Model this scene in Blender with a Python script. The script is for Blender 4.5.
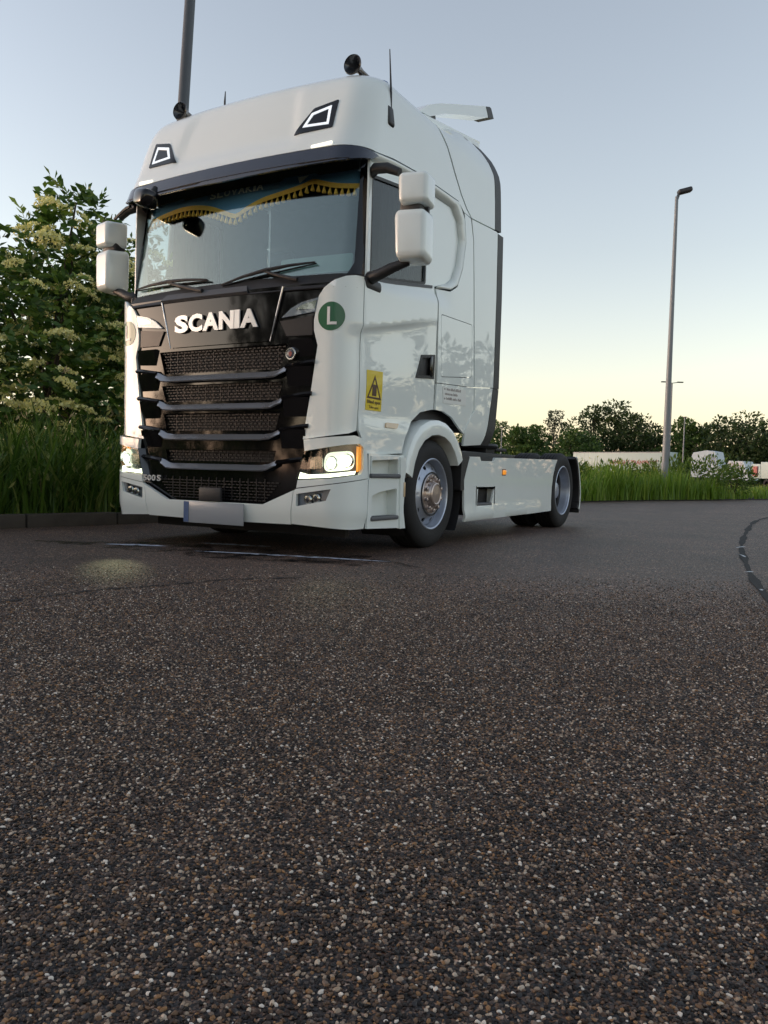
import bpy, bmesh, math, random
import numpy as np
from mathutils import Vector, Matrix, geometry
PI = math.pi
rad = math.radians
random.seed(7)
for o in list(bpy.data.objects):
    bpy.data.objects.remove(o, do_unlink=True)
SC = bpy.context.scene
COL = SC.collection

# ------------------------------------------------------------------ camera
CAM_POS = Vector((4.348, -4.888, 0.666))
YAW, PITCH, ROLL, FPX = rad(-29.71), rad(-2.92), rad(1.49), 802.0
_f = Vector((math.sin(YAW)*math.cos(PITCH), math.cos(YAW)*math.cos(PITCH), math.sin(PITCH)))
_r0 = Vector((math.cos(YAW), -math.sin(YAW), 0)); _u0 = _r0.cross(_f)
_r = _r0*math.cos(ROLL) + _u0*math.sin(ROLL); _u = -_r0*math.sin(ROLL) + _u0*math.cos(ROLL)
cd = bpy.data.cameras.new('camera'); cam = bpy.data.objects.new('camera', cd); COL.objects.link(cam)
cd.sensor_fit = 'VERTICAL'; cd.sensor_height = 36.0; cd.lens = FPX/1024*36
cd.clip_start = 0.05; cd.clip_end = 6000
cam.matrix_world = Matrix(((_r.x,_u.x,-_f.x,CAM_POS.x),(_r.y,_u.y,-_f.y,CAM_POS.y),(_r.z,_u.z,-_f.z,CAM_POS.z),(0,0,0,1)))
SC.camera = cam

# ------------------------------------------------------------------ sky, sun, exposure
SUN_AZ, SUN_EL = rad(-115), rad(3.0)          # azimuth measured from +y towards +x
w = bpy.data.worlds.new('World'); SC.world = w; w.use_nodes = True
nt = w.node_tree; bg = nt.nodes['Background']
sky = nt.nodes.new('ShaderNodeTexSky'); sky.sky_type = 'NISHITA'; sky.sun_disc = False
sky.sun_elevation = SUN_EL; sky.sun_rotation = SUN_AZ
sky.air_density = 1.0; sky.dust_density = 1.0; sky.ozone_density = 1.0; sky.altitude = 100
hsv = nt.nodes.new('ShaderNodeHueSaturation'); hsv.inputs['Saturation'].default_value = .63; hsv.inputs['Value'].default_value = 1.0
wb = nt.nodes.new('ShaderNodeVectorMath'); wb.operation = 'MULTIPLY'; wb.inputs[1].default_value = (1.01, .975, 1.04)     # one even tint for the whole sky
nt.links.new(sky.outputs[0], hsv.inputs['Color']); nt.links.new(hsv.outputs[0], wb.inputs[0]); nt.links.new(wb.outputs[0], bg.inputs[0]); bg.inputs[1].default_value = 0.15
sd = bpy.data.lights.new('sun', 'SUN'); sun = bpy.data.objects.new('sun', sd); COL.objects.link(sun)
sd.energy = 0.06; sd.angle = rad(20); sd.color = (1.0, 0.86, 0.68)
sdir = Vector((math.sin(SUN_AZ)*math.cos(SUN_EL), math.cos(SUN_AZ)*math.cos(SUN_EL), math.sin(SUN_EL)))
sun.rotation_euler = sdir.to_track_quat('Z', 'Y').to_euler()
sun.location = (0, 0, 40)
vs = SC.view_settings; vs.view_transform = 'Standard'; vs.look = 'None'; vs.gamma = 1.0; vs.use_curve_mapping = False
vs.exposure = 2.05
SC.render.engine = 'CYCLES'
SC.cycles.max_bounces = 8; SC.cycles.transparent_max_bounces = 12
SC.cycles.caustics_reflective = False; SC.cycles.caustics_refractive = False

# ------------------------------------------------------------------ materials
MATS = {}
def mat(name, col=(.5,.5,.5), rough=.5, metal=0., coat=0., emit=None, estr=0., spec=.5, noise=0., nscale=8., bump=0., bscale=60., coatr=.03):
    m = bpy.data.materials.new(name); m.use_nodes = True; t = m.node_tree; b = t.nodes['Principled BSDF']
    b.inputs['Base Color'].default_value = (*col, 1); b.inputs['Roughness'].default_value = rough
    b.inputs['Metallic'].default_value = metal; b.inputs['Coat Weight'].default_value = coat
    b.inputs['Coat Roughness'].default_value = coatr; b.inputs['Specular IOR Level'].default_value = spec
    if emit: b.inputs['Emission Color'].default_value = (*emit, 1); b.inputs['Emission Strength'].default_value = estr
    tc = t.nodes.new('ShaderNodeTexCoord')
    if noise:
        n = t.nodes.new('ShaderNodeTexNoise'); n.inputs['Scale'].default_value = nscale; n.inputs['Detail'].default_value = 6
        t.links.new(tc.outputs['Object'], n.inputs['Vector'])
        mx = t.nodes.new('ShaderNodeMix'); mx.data_type = 'RGBA'
        mx.inputs[6].default_value = tuple(c*(1-noise) for c in col)+(1,); mx.inputs[7].default_value = tuple(min(1,c*(1+noise)) for c in col)+(1,)
        t.links.new(n.outputs[0], mx.inputs[0]); t.links.new(mx.outputs[2], b.inputs['Base Color'])
    if bump:
        n2 = t.nodes.new('ShaderNodeTexNoise'); n2.inputs['Scale'].default_value = bscale; n2.inputs['Detail'].default_value = 4
        t.links.new(tc.outputs['Object'], n2.inputs['Vector'])
        bp = t.nodes.new('ShaderNodeBump'); bp.inputs['Strength'].default_value = bump; bp.inputs['Distance'].default_value = .01
        t.links.new(n2.outputs[0], bp.inputs['Height']); t.links.new(bp.outputs[0], b.inputs['Normal'])
    MATS[name] = m
    return m

def glass(name, tint, ior, spec_rough=.0, rtint=(1,1,1)):
    m = bpy.data.materials.new(name); m.use_nodes = True; t = m.node_tree; t.nodes.remove(t.nodes['Principled BSDF'])
    out = t.nodes['Material Output']
    # Schlick reflectance, the same from both sides of the pane (ior is the reflectance seen head-on)
    ge = t.nodes.new('ShaderNodeNewGeometry'); dt = t.nodes.new('ShaderNodeVectorMath'); dt.operation = 'DOT_PRODUCT'
    t.links.new(ge.outputs['Incoming'], dt.inputs[0]); t.links.new(ge.outputs['Normal'], dt.inputs[1])
    ab = t.nodes.new('ShaderNodeMath'); ab.operation = 'ABSOLUTE'; t.links.new(dt.outputs['Value'], ab.inputs[0])
    om = t.nodes.new('ShaderNodeMath'); om.operation = 'SUBTRACT'; om.inputs[0].default_value = 1; t.links.new(ab.outputs[0], om.inputs[1])
    pw = t.nodes.new('ShaderNodeMath'); pw.operation = 'POWER'; pw.inputs[1].default_value = 5; t.links.new(om.outputs[0], pw.inputs[0])
    fr = t.nodes.new('ShaderNodeMath'); fr.operation = 'MULTIPLY_ADD'; fr.inputs[1].default_value = 1-ior; fr.inputs[2].default_value = ior; t.links.new(pw.outputs[0], fr.inputs[0])
    tr = t.nodes.new('ShaderNodeBsdfTransparent'); tr.inputs[0].default_value = (*tint, 1)
    gl = t.nodes.new('ShaderNodeBsdfGlossy'); gl.inputs[0].default_value = (*rtint,1); gl.inputs['Roughness'].default_value = spec_rough
    mx = t.nodes.new('ShaderNodeMixShader'); t.links.new(fr.outputs[0], mx.inputs[0])
    t.links.new(tr.outputs[0], mx.inputs[1]); t.links.new(gl.outputs[0], mx.inputs[2]); t.links.new(mx.outputs[0], out.inputs[0])
    MATS[name] = m
    return m

def paint_mat(name, col):
    """white lacquer: clear coat, faint orange peel and a little road dust low down"""
    m = mat(name, col, .42, 0, 1., spec=.5, noise=.025, nscale=2.5, coatr=.02)
    return m
paint_mat('white_paint', (.79,.85,.835))
mat('black_gloss', (.005,.005,.006), .06, 0, 0., noise=.3, nscale=4)
mat('black_plastic', (.018,.018,.02), .5, noise=.3, nscale=30, bump=.15, bscale=300)
mat('grey_plastic', (.09,.095,.105), .55, noise=.15, nscale=40, bump=.15, bscale=300)
mat('visor_blue', (.020,.026,.045), .22, 0, .5, noise=.1)
mat('mesh_black', (.017,.017,.019), .38, spec=.38, noise=.2, nscale=40)
mat('slat_silver', (.30,.32,.35), .22, .65, .3, noise=.08, nscale=6)
mat('chrome', (.62,.62,.63), .08, 1., noise=.05)
mat('letter_silver', (.80,.80,.80), .22, .35, noise=.03)
mat('rubber', (.009,.009,.010), .75, noise=.35, nscale=25, bump=.3, bscale=120)
mat('rim_steel', (.40,.44,.52), .34, .55, noise=.15, nscale=20)
mat('hub_metal', (.56,.49,.46), .3, .9, noise=.25, nscale=25)
mat('hub_cap', (.50,.42,.38), .33, .8, noise=.2, nscale=18)
mat('chassis_black', (.014,.014,.016), .6, noise=.3, nscale=12)
mat('dark_inner', (.02,.02,.022), .8, noise=.2)
mat('interior_grey', (.06,.06,.065), .8, noise=.2, nscale=12)
mat('seat_fabric', (.05,.05,.06), .9, noise=.3, nscale=30)
mat('amber', (.85,.26,.02), .2, 0, .6, emit=(1,.36,.03), estr=.14, noise=.1)
mat('amber_dim', (.62,.45,.28), .25, 0, .6, noise=.1)
mat('lamp_reflector', (.55,.57,.55), .12, 1., noise=.1)
mat('lamp_on', (1,1,.9), .3, emit=(.86,1,.72), estr=.24, noise=.02)
mat('lamp_lens', (.55,.62,.50), .12, 0, .5, emit=(.9,1,.78), estr=.8, noise=.05)
mat('drl', (1,1,.9), .3, emit=(.95,1,.72), estr=.8, noise=.02)
mat('roof_led', (.8,.85,.9), .2, emit=(.85,.93,1), estr=.15, noise=.02)
mat('marker_lamp', (1,.95,.8), .3, emit=(1,.93,.78), estr=.30, noise=.02)
mat('lamp_dark', (.03,.035,.045), .25, 0, .5, noise=.2)
mat('lamp_inner', (.22,.26,.32), .25, .4, noise=.2)
mat('sticker_green', (.012,.115,.045), .3, 0, .4, noise=.05)
mat('sticker_white', (.8,.8,.78), .35, 0, .3, noise=.03)
mat('sticker_yellow', (.72,.55,.02), .35, 0, .3, noise=.05)
mat('sticker_brown', (.07,.03,.015), .4, noise=.1)
mat('sticker_label', (.74,.76,.74), .4, noise=.04)
mat('print_grey', (.23,.20,.19), .5, noise=.1)
mat('plate_front', (.30,.32,.35), .35, 0, .3, noise=.06, nscale=3)
mat('plate_band', (.08,.13,.26), .35, 0, .3, noise=.06)
mat('badge_red', (.20,.02,.02), .3, 0, .6, noise=.1)
mat('badge_dark', (.02,.03,.06), .3, 0, .6, noise=.1)
mat('valance_blue', (.11,.29,.58), .9, noise=.12, nscale=40)
mat('tassel_gold', (.98,.52,.10), .7, noise=.25, nscale=60)
mat('banner_white', (.85,.90,.92), .7, noise=.05)
mat('banner_blue', (.10,.22,.42), .8, noise=.06)
mat('board_green', (.10,.17,.17), .5, noise=.25, nscale=4)
mat('beacon_blue', (.08,.14,.30), .2, 0, .5, noise=.05)
mat('horn_metal', (.10,.085,.075), .25, .9, noise=.3, nscale=20)
mat('pole_grey', (.20,.22,.24), .5, .3, noise=.12, nscale=3)
mat('pole_dark', (.075,.085,.10), .5, .3, noise=.12, nscale=3)
mat('lamp_head', (.03,.03,.035), .5, noise=.1)
mat('kerb_concrete', (.050,.044,.037), .9, noise=.45, nscale=7, bump=.6, bscale=60)
mat('soil', (.035,.028,.02), .95, noise=.4, nscale=3, bump=.5, bscale=20)
mat('bark', (.05,.04,.03), .9, noise=.4, nscale=10, bump=.8, bscale=25)
mat('trailer_white', (.44,.53,.51), .5, noise=.05, nscale=1)
mat('trailer_red', (.42,.13,.11), .6, noise=.1)
mat('far_white', (.46,.54,.60), .5, noise=.05, nscale=1)
mat('far_blue', (.12,.20,.32), .25, 0, .4, noise=.15)
mat('tar', (.010,.010,.011), .85, noise=.4, nscale=30, bump=.5, bscale=120)
mat('flake_white', (.62,.65,.68), .8, noise=.15, nscale=40)
glass('windscreen_glass', (.90,.97,.95), .12, rtint=(.90,1.,.98))
glass('side_glass', (.70,.75,.76), .02)
glass('lens_glass', (.97,.98,.97), .04)

def leaf_mat(name, c0, c1, c2, rough=.55, trans=.35):
    m = bpy.data.materials.new(name); m.use_nodes = True; t = m.node_tree; b = t.nodes['Principled BSDF']
    at = t.nodes.new('ShaderNodeAttribute'); at.attribute_name = 'rnd'
    r = t.nodes.new('ShaderNodeValToRGB'); e = r.color_ramp.elements
    e[0].position = 0; e[0].color = (*c0,1); e[1].position = 1; e[1].color = (*c2,1)
    k = e.new(.55); k.color = (*c1,1)
    t.links.new(at.outputs['Fac'], r.inputs[0]); t.links.new(r.outputs[0], b.inputs['Base Color'])
    b.inputs['Roughness'].default_value = rough
    tl = t.nodes.new('ShaderNodeBsdfTranslucent'); t.links.new(r.outputs[0], tl.inputs[0])
    mx = t.nodes.new('ShaderNodeMixShader'); mx.inputs[0].default_value = trans
    t.links.new(b.outputs[0], mx.inputs[1]); t.links.new(tl.outputs[0], mx.inputs[2])
    t.links.new(mx.outputs[0], t.nodes['Material Output'].inputs[0])
    MATS[name] = m
    return m
leaf_mat('elder_leaf', (.020,.052,.011), (.062,.135,.020), (.22,.31,.045))
leaf_mat('elder_flower', (.74,.68,.24), (.90,.85,.38), (.92,.90,.52), .8, .35)
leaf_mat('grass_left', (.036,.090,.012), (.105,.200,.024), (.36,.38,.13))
leaf_mat('dry_stalk', (.25,.20,.09), (.36,.29,.14), (.45,.38,.22), .8, .2)
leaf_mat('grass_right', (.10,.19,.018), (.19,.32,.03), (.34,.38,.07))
leaf_mat('shrub_leaf', (.05,.10,.014), (.095,.17,.022), (.17,.24,.04))
leaf_mat('tree_dark', (.024,.046,.014), (.046,.080,.022), (.080,.120,.03))
leaf_mat('tree_mid', (.040,.085,.018), (.075,.140,.028), (.12,.19,.04))
leaf_mat('tree_pale', (.045,.060,.035), (.070,.088,.05), (.10,.115,.06))

def asphalt():
    m = bpy.data.materials.new('chipseal_asphalt'); m.use_nodes = True; t = m.node_tree; b = t.nodes['Principled BSDF']; N = t.nodes.new; L = t.links.new
    tc = N('ShaderNodeTexCoord')
    # stretch the domain a little so that no two stones look alike
    nz = N('ShaderNodeTexNoise'); nz.inputs['Scale'].default_value = 60; L(tc.outputs['Object'], nz.inputs['Vector'])
    sub = N('ShaderNodeVectorMath'); sub.operation = 'MULTIPLY_ADD'; sub.inputs[1].default_value = (.006,.006,0)
    L(nz.outputs['Color'], sub.inputs[0]); L(tc.outputs['Object'], sub.inputs[2])
    v = N('ShaderNodeTexVoronoi'); v.feature = 'F1'; v.inputs['Scale'].default_value = 118; v.inputs['Randomness'].default_value = .95
    L(sub.outputs[0], v.inputs['Vector'])
    ve = N('ShaderNodeTexVoronoi'); ve.feature = 'DISTANCE_TO_EDGE'; ve.inputs['Scale'].default_value = 118; ve.inputs['Randomness'].default_value = .95
    L(sub.outputs[0], ve.inputs['Vector'])
    sp = N('ShaderNodeSeparateColor'); L(v.outputs['Color'], sp.inputs[0])
    r = N('ShaderNodeValToRGB'); r.color_ramp.interpolation = 'CONSTANT'; e = r.color_ramp.elements
    cols = [(0,(.016,.014,.015)),(.14,(.045,.034,.030)),(.27,(.080,.052,.038)),(.39,(.034,.034,.037)),(.49,(.115,.074,.050)),
            (.60,(.150,.110,.085)),(.70,(.075,.066,.062)),(.78,(.200,.120,.066)),(.86,(.27,.205,.155)),(.93,(.36,.29,.23)),(.98,(.50,.43,.36))]
    e[0].position, e[0].color = cols[0][0], (*cols[0][1],1); e[1].position, e[1].color = cols[1][0], (*cols[1][1],1)
    for p, c in cols[2:]:
        k = e.new(p); k.color = (*c,1)
    L(sp.outputs[0], r.inputs[0])
    # stones sunk in bitumen in places
    big = N('ShaderNodeTexNoise'); big.inputs['Scale'].default_value = 1.1; big.inputs['Detail'].default_value = 5; L(tc.outputs['Object'], big.inputs['Vector'])
    mid = N('ShaderNodeTexNoise'); mid.inputs['Scale'].default_value = 14; mid.inputs['Detail'].default_value = 4; L(tc.outputs['Object'], mid.inputs['Vector'])
    ed = N('ShaderNodeMapRange'); ed.inputs['From Min'].default_value = .03; ed.inputs['From Max'].default_value = .20; L(ve.outputs['Distance'], ed.inputs['Value'])
    sunk = N('ShaderNodeMath'); sunk.operation = 'GREATER_THAN'; L(sp.outputs[1], sunk.inputs[0])
    thr = N('ShaderNodeMapRange'); thr.inputs['From Min'].default_value = .35; thr.inputs['From Max'].default_value = .7; thr.inputs['To Min'].default_value = -.02; thr.inputs['To Max'].default_value = .22
    L(mid.outputs[0], thr.inputs['Value']); L(thr.outputs[0], sunk.inputs[1])
    fac = N('ShaderNodeMath'); fac.operation = 'MULTIPLY'; L(ed.outputs[0], fac.inputs[0]); L(sunk.outputs[0], fac.inputs[1])
    mx = N('ShaderNodeMix'); mx.data_type = 'RGBA'; mx.inputs[6].default_value = (.010,.009,.010,1)
    warm = N('ShaderNodeVectorMath'); warm.operation = 'MULTIPLY'; warm.inputs[1].default_value = (1.35,1.08,.96); L(r.outputs[0], warm.inputs[0])
    L(fac.outputs[0], mx.inputs[0]); L(warm.outputs[0], mx.inputs[7])
    # grain inside each stone and large worn / dusty areas
    g = N('ShaderNodeTexNoise'); g.inputs['Scale'].default_value = 420; g.inputs['Detail'].default_value = 3; L(tc.outputs['Object'], g.inputs['Vector'])
    gm = N('ShaderNodeMapRange'); gm.inputs['To Min'].default_value = .65; gm.inputs['To Max'].default_value = 1.35; L(g.outputs[0], gm.inputs['Value'])
    bm_ = N('ShaderNodeMapRange'); bm_.inputs['From Min'].default_value = .3; bm_.inputs['From Max'].default_value = .7; bm_.inputs['To Min'].default_value = .95; bm_.inputs['To Max'].default_value = 1.75; L(big.outputs[0], bm_.inputs['Value'])
    m1 = N('ShaderNodeMath'); m1.operation = 'MULTIPLY'; L(gm.outputs[0], m1.inputs[0]); L(bm_.outputs[0], m1.inputs[1])
    hs = N('ShaderNodeVectorMath'); hs.operation = 'SCALE'; L(mx.outputs[2], hs.inputs[0]); L(m1.outputs[0], hs.inputs['Scale'])
    L(hs.outputs[0], b.inputs['Base Color'])
    ro = N('ShaderNodeMapRange'); ro.inputs['To Min'].default_value = .46; ro.inputs['To Max'].default_value = .70; L(sp.outputs[2], ro.inputs['Value']); L(ro.outputs[0], b.inputs['Roughness'])
    b.inputs['Specular IOR Level'].default_value = .55
    # rounded stones: height from the distance to the cell border, each with its own level
    h0 = N('ShaderNodeMapRange'); h0.interpolation_type = 'SMOOTHSTEP'; h0.inputs['From Max'].default_value = .32; L(ve.outputs['Distance'], h0.inputs['Value'])
    lv = N('ShaderNodeMath'); lv.operation = 'MULTIPLY_ADD'; lv.inputs[1].default_value = .5; lv.inputs[2].default_value = .55; L(sp.outputs[2], lv.inputs[0])
    h1 = N('ShaderNodeMath'); h1.operation = 'MULTIPLY'; L(h0.outputs[0], h1.inputs[0]); L(lv.outputs[0], h1.inputs[1])
    h2 = N('ShaderNodeMath'); h2.operation = 'MULTIPLY'; L(h1.outputs[0], h2.inputs[0]); L(sunk.outputs[0], h2.inputs[1])
    h3 = N('ShaderNodeMath'); h3.operation = 'MULTIPLY_ADD'; h3.inputs[1].default_value = .25; L(g.outputs[0], h3.inputs[0]); L(h2.outputs[0], h3.inputs[2])
    bp = N('ShaderNodeBump'); bp.inputs['Strength'].default_value = .9; bp.inputs['Distance'].default_value = .0045
    L(h3.outputs[0], bp.inputs['Height']); L(bp.outputs[0], b.inputs['Normal'])
    MATS['asphalt'] = m
asphalt()

def stone_mat():
    m = bpy.data.materials.new('road_stone'); m.use_nodes = True; t = m.node_tree; b = t.nodes['Principled BSDF']; N = t.nodes.new; L = t.links.new
    at = N('ShaderNodeAttribute'); at.attribute_type = 'INSTANCER'; at.attribute_name = 'tone'
    r = N('ShaderNodeValToRGB'); r.color_ramp.interpolation = 'CONSTANT'; e = r.color_ramp.elements
    cols = [(0,(.016,.012,.010)),(.15,(.050,.033,.026)),(.29,(.100,.060,.038)),(.38,(.036,.033,.034)),(.48,(.150,.090,.053)),(.58,(.185,.128,.094)),
            (.67,(.088,.067,.057)),(.75,(.26,.140,.064)),(.83,(.34,.25,.178)),(.91,(.48,.39,.30)),(.965,(.70,.62,.53))]
    e[0].position, e[0].color = cols[0][0], (*cols[0][1],1); e[1].position, e[1].color = cols[1][0], (*cols[1][1],1)
    for p, c in cols[2:]:
        k = e.new(p); k.color = (*c,1)
    L(at.outputs['Fac'], r.inputs[0])
    tc = N('ShaderNodeTexCoord'); n = N('ShaderNodeTexNoise'); n.inputs['Scale'].default_value = 2.2; n.inputs['Detail'].default_value = 5; L(tc.outputs['Object'], n.inputs['Vector'])
    mr_ = N('ShaderNodeMapRange'); mr_.inputs['To Min'].default_value = .7; mr_.inputs['To Max'].default_value = 1.35; L(n.outputs[0], mr_.inputs['Value'])
    sc = N('ShaderNodeVectorMath'); sc.operation = 'SCALE'; L(r.outputs[0], sc.inputs[0]); L(mr_.outputs[0], sc.inputs['Scale']); L(sc.outputs[0], b.inputs['Base Color'])
    b.inputs['Roughness'].default_value = .45; b.inputs['Specular IOR Level'].default_value = .24
    MATS['road_stone'] = m
stone_mat()

# ------------------------------------------------------------------ mesh helpers
def link(o, parent=None):
    COL.objects.link(o)
    if parent is not None: o.parent = parent
    return o
def tag(o, label=None, cat=None, group=None, kind=None):
    if label: o['label'] = label
    if cat: o['category'] = cat
    if group: o['group'] = group
    if kind: o['kind'] = kind
    return o
def empty(name, loc=(0,0,0)):
    o = bpy.data.objects.new(name, None); o.location = loc; o.empty_display_size = .2
    return link(o)
def mk(name, V, F, m, parent=None, ang=35, flat=False, loc=None):
    me = bpy.data.meshes.new(name); me.from_pydata([tuple(v) for v in V], [], [tuple(f) for f in F])
    me.materials.append(MATS[m] if isinstance(m, str) else m)
    if not flat:
        me.polygons.foreach_set('use_smooth', [True]*len(me.polygons)); me.set_sharp_from_angle(angle=rad(ang))
    me.update()
    o = bpy.data.objects.new(name, me)
    if loc: o.location = loc
    return link(o, parent)
def join(parts):
    V, F = [], []
    for v, f in parts:
        n = len(V); V += list(v); F += [tuple(i+n for i in q) for q in f]
    return V, F
def xf(vf, M):
    return [M @ Vector(v) for v in vf[0]], vf[1]
def boxm(c, s, bev=0., rot=None, seg=2):
    bm = bmesh.new(); bmesh.ops.create_cube(bm, size=1)
    for v in bm.verts: v.co = Vector((v.co.x*s[0], v.co.y*s[1], v.co.z*s[2]))
    if bev: bmesh.ops.bevel(bm, geom=bm.edges[:], offset=bev, segments=seg, profile=.5, affect='EDGES')
    M = Matrix.Translation(c) @ (rot.to_4x4() if rot else Matrix())
    V = [M @ v.co for v in bm.verts]; bm.verts.index_update(); F = [[v.index for v in f.verts] for f in bm.faces]; bm.free()
    return V, F
def cyl(p0, p1, r0, r1=None, n=16, cap=True):
    p0, p1 = Vector(p0), Vector(p1); r1 = r0 if r1 is None else r1
    return tube([p0, p1], [r0, r1], n, cap)
def tube(P, R, n=10, cap=True):
    P = [Vector(p) for p in P]; V, F = [], []
    if not isinstance(R, (list, tuple)): R = [R]*len(P)
    ref = None
    for i, p in enumerate(P):
        d = (P[min(i+1, len(P)-1)] - P[max(i-1, 0)]).normalized()
        if ref is None: ref = Vector((0,0,1)) if abs(d.z) < .9 else Vector((1,0,0))
        a = d.cross(ref).normalized(); b = a.cross(d); ref = b
        for k in range(n):
            t = 2*PI*k/n; V.append(p + (a*math.cos(t) + b*math.sin(t))*R[i])
    for i in range(len(P)-1):
        for k in range(n):
            q = (k+1) % n; F.append((i*n+k, (i+1)*n+k, (i+1)*n+q, i*n+q))
    if cap:
        F.append(tuple(range(n))); F.append(tuple(reversed(range((len(P)-1)*n, len(P)*n))))
    return V, F
def lathe(prof, n=48, c=(0,0,0), axis='x', closed=False):
    V, F = [], []; c = Vector(c)
    for (a, r) in prof:
        for k in range(n):
            t = 2*PI*k/n; p, q = r*math.cos(t), r*math.sin(t)
            V.append(c + Vector((a,p,q) if axis == 'x' else (p,a,q) if axis == 'y' else (p,q,a)))
    m = len(prof)
    for i in range(m if closed else m-1):
        j = (i+1) % m
        for k in range(n):
            q = (k+1) % n; F.append((i*n+k, i*n+q, j*n+q, j*n+k))
    return V, F
def inpoly(x, y, P):
    c = False; n = len(P); j = n-1
    for i in range(n):
        xi, yi = P[i]; xj, yj = P[j]
        if (yi > y) != (yj > y) and x < (xj-xi)*(y-yi)/(yj-yi)+xi: c = not c
        j = i
    return c
def resample(P, step, closed=True):
    out = []; n = len(P)
    for i in range(n if closed else n-1):
        a, b = P[i], P[(i+1) % n]; d = math.hypot(b[0]-a[0], b[1]-a[1]); k = max(1, math.ceil(d/step))
        for s in range(k): out.append((a[0]+(b[0]-a[0])*s/k, a[1]+(b[1]-a[1])*s/k))
    return out
def rounded(P, r, n=5):
    """round the corners of a polygon; r is one radius or a list"""
    out = []; m = len(P)
    for i in range(m):
        ri = r[i] if isinstance(r, (list, tuple)) else r
        a, b, c = Vector(P[i-1]), Vector(P[i]), Vector(P[(i+1) % m])
        if ri <= 0: out.append(tuple(b)); continue
        u, v = (a-b), (c-b); ru = min(ri, u.length*.49); rv = min(ri, v.length*.49)
        p, q = b+u.normalized()*ru, b+v.normalized()*rv
        for k in range(n+1):
            t = k/n; out.append(tuple(p*(1-t)**2 + b*2*t*(1-t) + q*t*t))
    return out
def panelm(outer, mapf, holes=(), step=.06, thick=.015, flip=False, lines=()):
    """curved sheet: a 2-D outline (with holes) meshed by constrained Delaunay and laid on a surface, with thickness"""
    loops = [resample(outer, step)] + [resample(h, min(step, .03) if len(h) > 8 else step) for h in holes]
    pts, edges = [], []
    for lp in loops:
        n = len(pts); pts += lp; edges += [(n+i, n+(i+1) % len(lp)) for i in range(len(lp))]
    for ln in lines:
        lp = resample(ln, step*.7, False)+[ln[-1]]; n = len(pts); pts += lp; edges += [(n+i, n+i+1) for i in range(len(lp)-1)]
    xs = [p[0] for p in loops[0]]; ys = [p[1] for p in loops[0]]
    nb = np.array(pts)
    x = min(xs)+step*.5
    while x < max(xs):
        y = min(ys)+step*.5
        while y < max(ys):
            if inpoly(x, y, loops[0]) and not any(inpoly(x, y, h) for h in loops[1:]) and ((nb[:,0]-x)**2+(nb[:,1]-y)**2).min() > (step*.45)**2:
                pts.append((x, y))
            y += step
        x += step
    res = geometry.delaunay_2d_cdt([Vector(p) for p in pts], edges, [], 0, 1e-6)
    P2, T = res[0], res[2]; tris = []
    for f in T:
        cx = sum(P2[i].x for i in f)/len(f); cy = sum(P2[i].y for i in f)/len(f)
        if inpoly(cx, cy, loops[0]) and not any(inpoly(cx, cy, h) for h in loops[1:]):
            a, b, c = (P2[i] for i in f[:3])
            if (b.x-a.x)*(c.y-a.y)-(b.y-a.y)*(c.x-a.x) < 0: f = list(reversed(f))
            tris.append(tuple(f))
    A = [Vector(mapf(p.x, p.y)) for p in P2]; B = []
    e = 1e-3
    for p, q in zip(P2, A):
        n = (Vector(mapf(p.x+e, p.y))-q).cross(Vector(mapf(p.x, p.y+e))-q); n = n.normalized() if n.length > 1e-12 else Vector((0,0,1))
        B.append(q-n*thick*(-1 if flip else 1))
    cnt = {}
    for f in tris:
        for i in range(3):
            k = (f[i], f[(i+1) % 3]); cnt[k] = 1
    n = len(A); V = A+B; F = [(tuple(reversed(f)) if flip else f) for f in tris] + [tuple(i+n for i in (f if flip else reversed(f))) for f in tris]
    for (a, b) in cnt:
        if (b, a) not in cnt:
            m = len(V); V += [A[a], A[b], B[b], B[a]]; F.append((m+3, m+2, m+1, m) if not flip else (m, m+1, m+2, m+3))
    return V, F
def panel(name, outer, mapf, m, parent, **k):
    return mk(name, *panelm(outer, mapf, **k), m, parent)
def mirror(o, parent):
    """the same part on the other side of the vehicle"""
    me = o.data.copy()
    for v in me.vertices: v.co.x = -v.co.x
    me.flip_normals()
    c = bpy.data.objects.new(o.name.split('.')[0], me); link(c, parent)
    if o.location.length: c.location = (-o.location.x, o.location.y, o.location.z)
    for ch in list(o.children): mirror(ch, c)
    return c
def textm(s, size=1., bold=0., ext=.0, space=1.):
    cu = bpy.data.curves.new('t', 'FONT'); cu.body = s; cu.size = size; cu.offset = bold; cu.extrude = ext; cu.space_character = space; cu.resolution_u = 3
    o = bpy.data.objects.new('t', cu); COL.objects.link(o); bpy.context.view_layer.update()
    me = bpy.data.meshes.new_from_object(o)
    V = [v.co.copy() for v in me.vertices]; F = [tuple(p.vertices) for p in me.polygons]
    bpy.data.objects.remove(o); bpy.data.meshes.remove(me)
    return V, F
def fit_text(s, p, right, up, W, H, bold=0., ext=.004, wrap=None):
    """text stretched into a W x H rectangle whose lower left corner is p"""
    V, F = textm(s, 1., bold, .5)
    x0, x1 = min(v.x for v in V), max(v.x for v in V); y0, y1 = min(v.y for v in V), max(v.y for v in V)
    p, right, up = Vector(p), Vector(right).normalized(), Vector(up).normalized(); n = right.cross(up)
    out = []
    for v in V:
        q = p + right*((v.x-x0)/(x1-x0)*W) + up*((v.y-y0)/(y1-y0)*H)
        out.append(q + n*(v.z+.5)*ext)
    return out, F
def sm(a, b, t):
    t = max(0., min(1., (t-a)/(b-a))); return t*t*(3-2*t)

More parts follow.
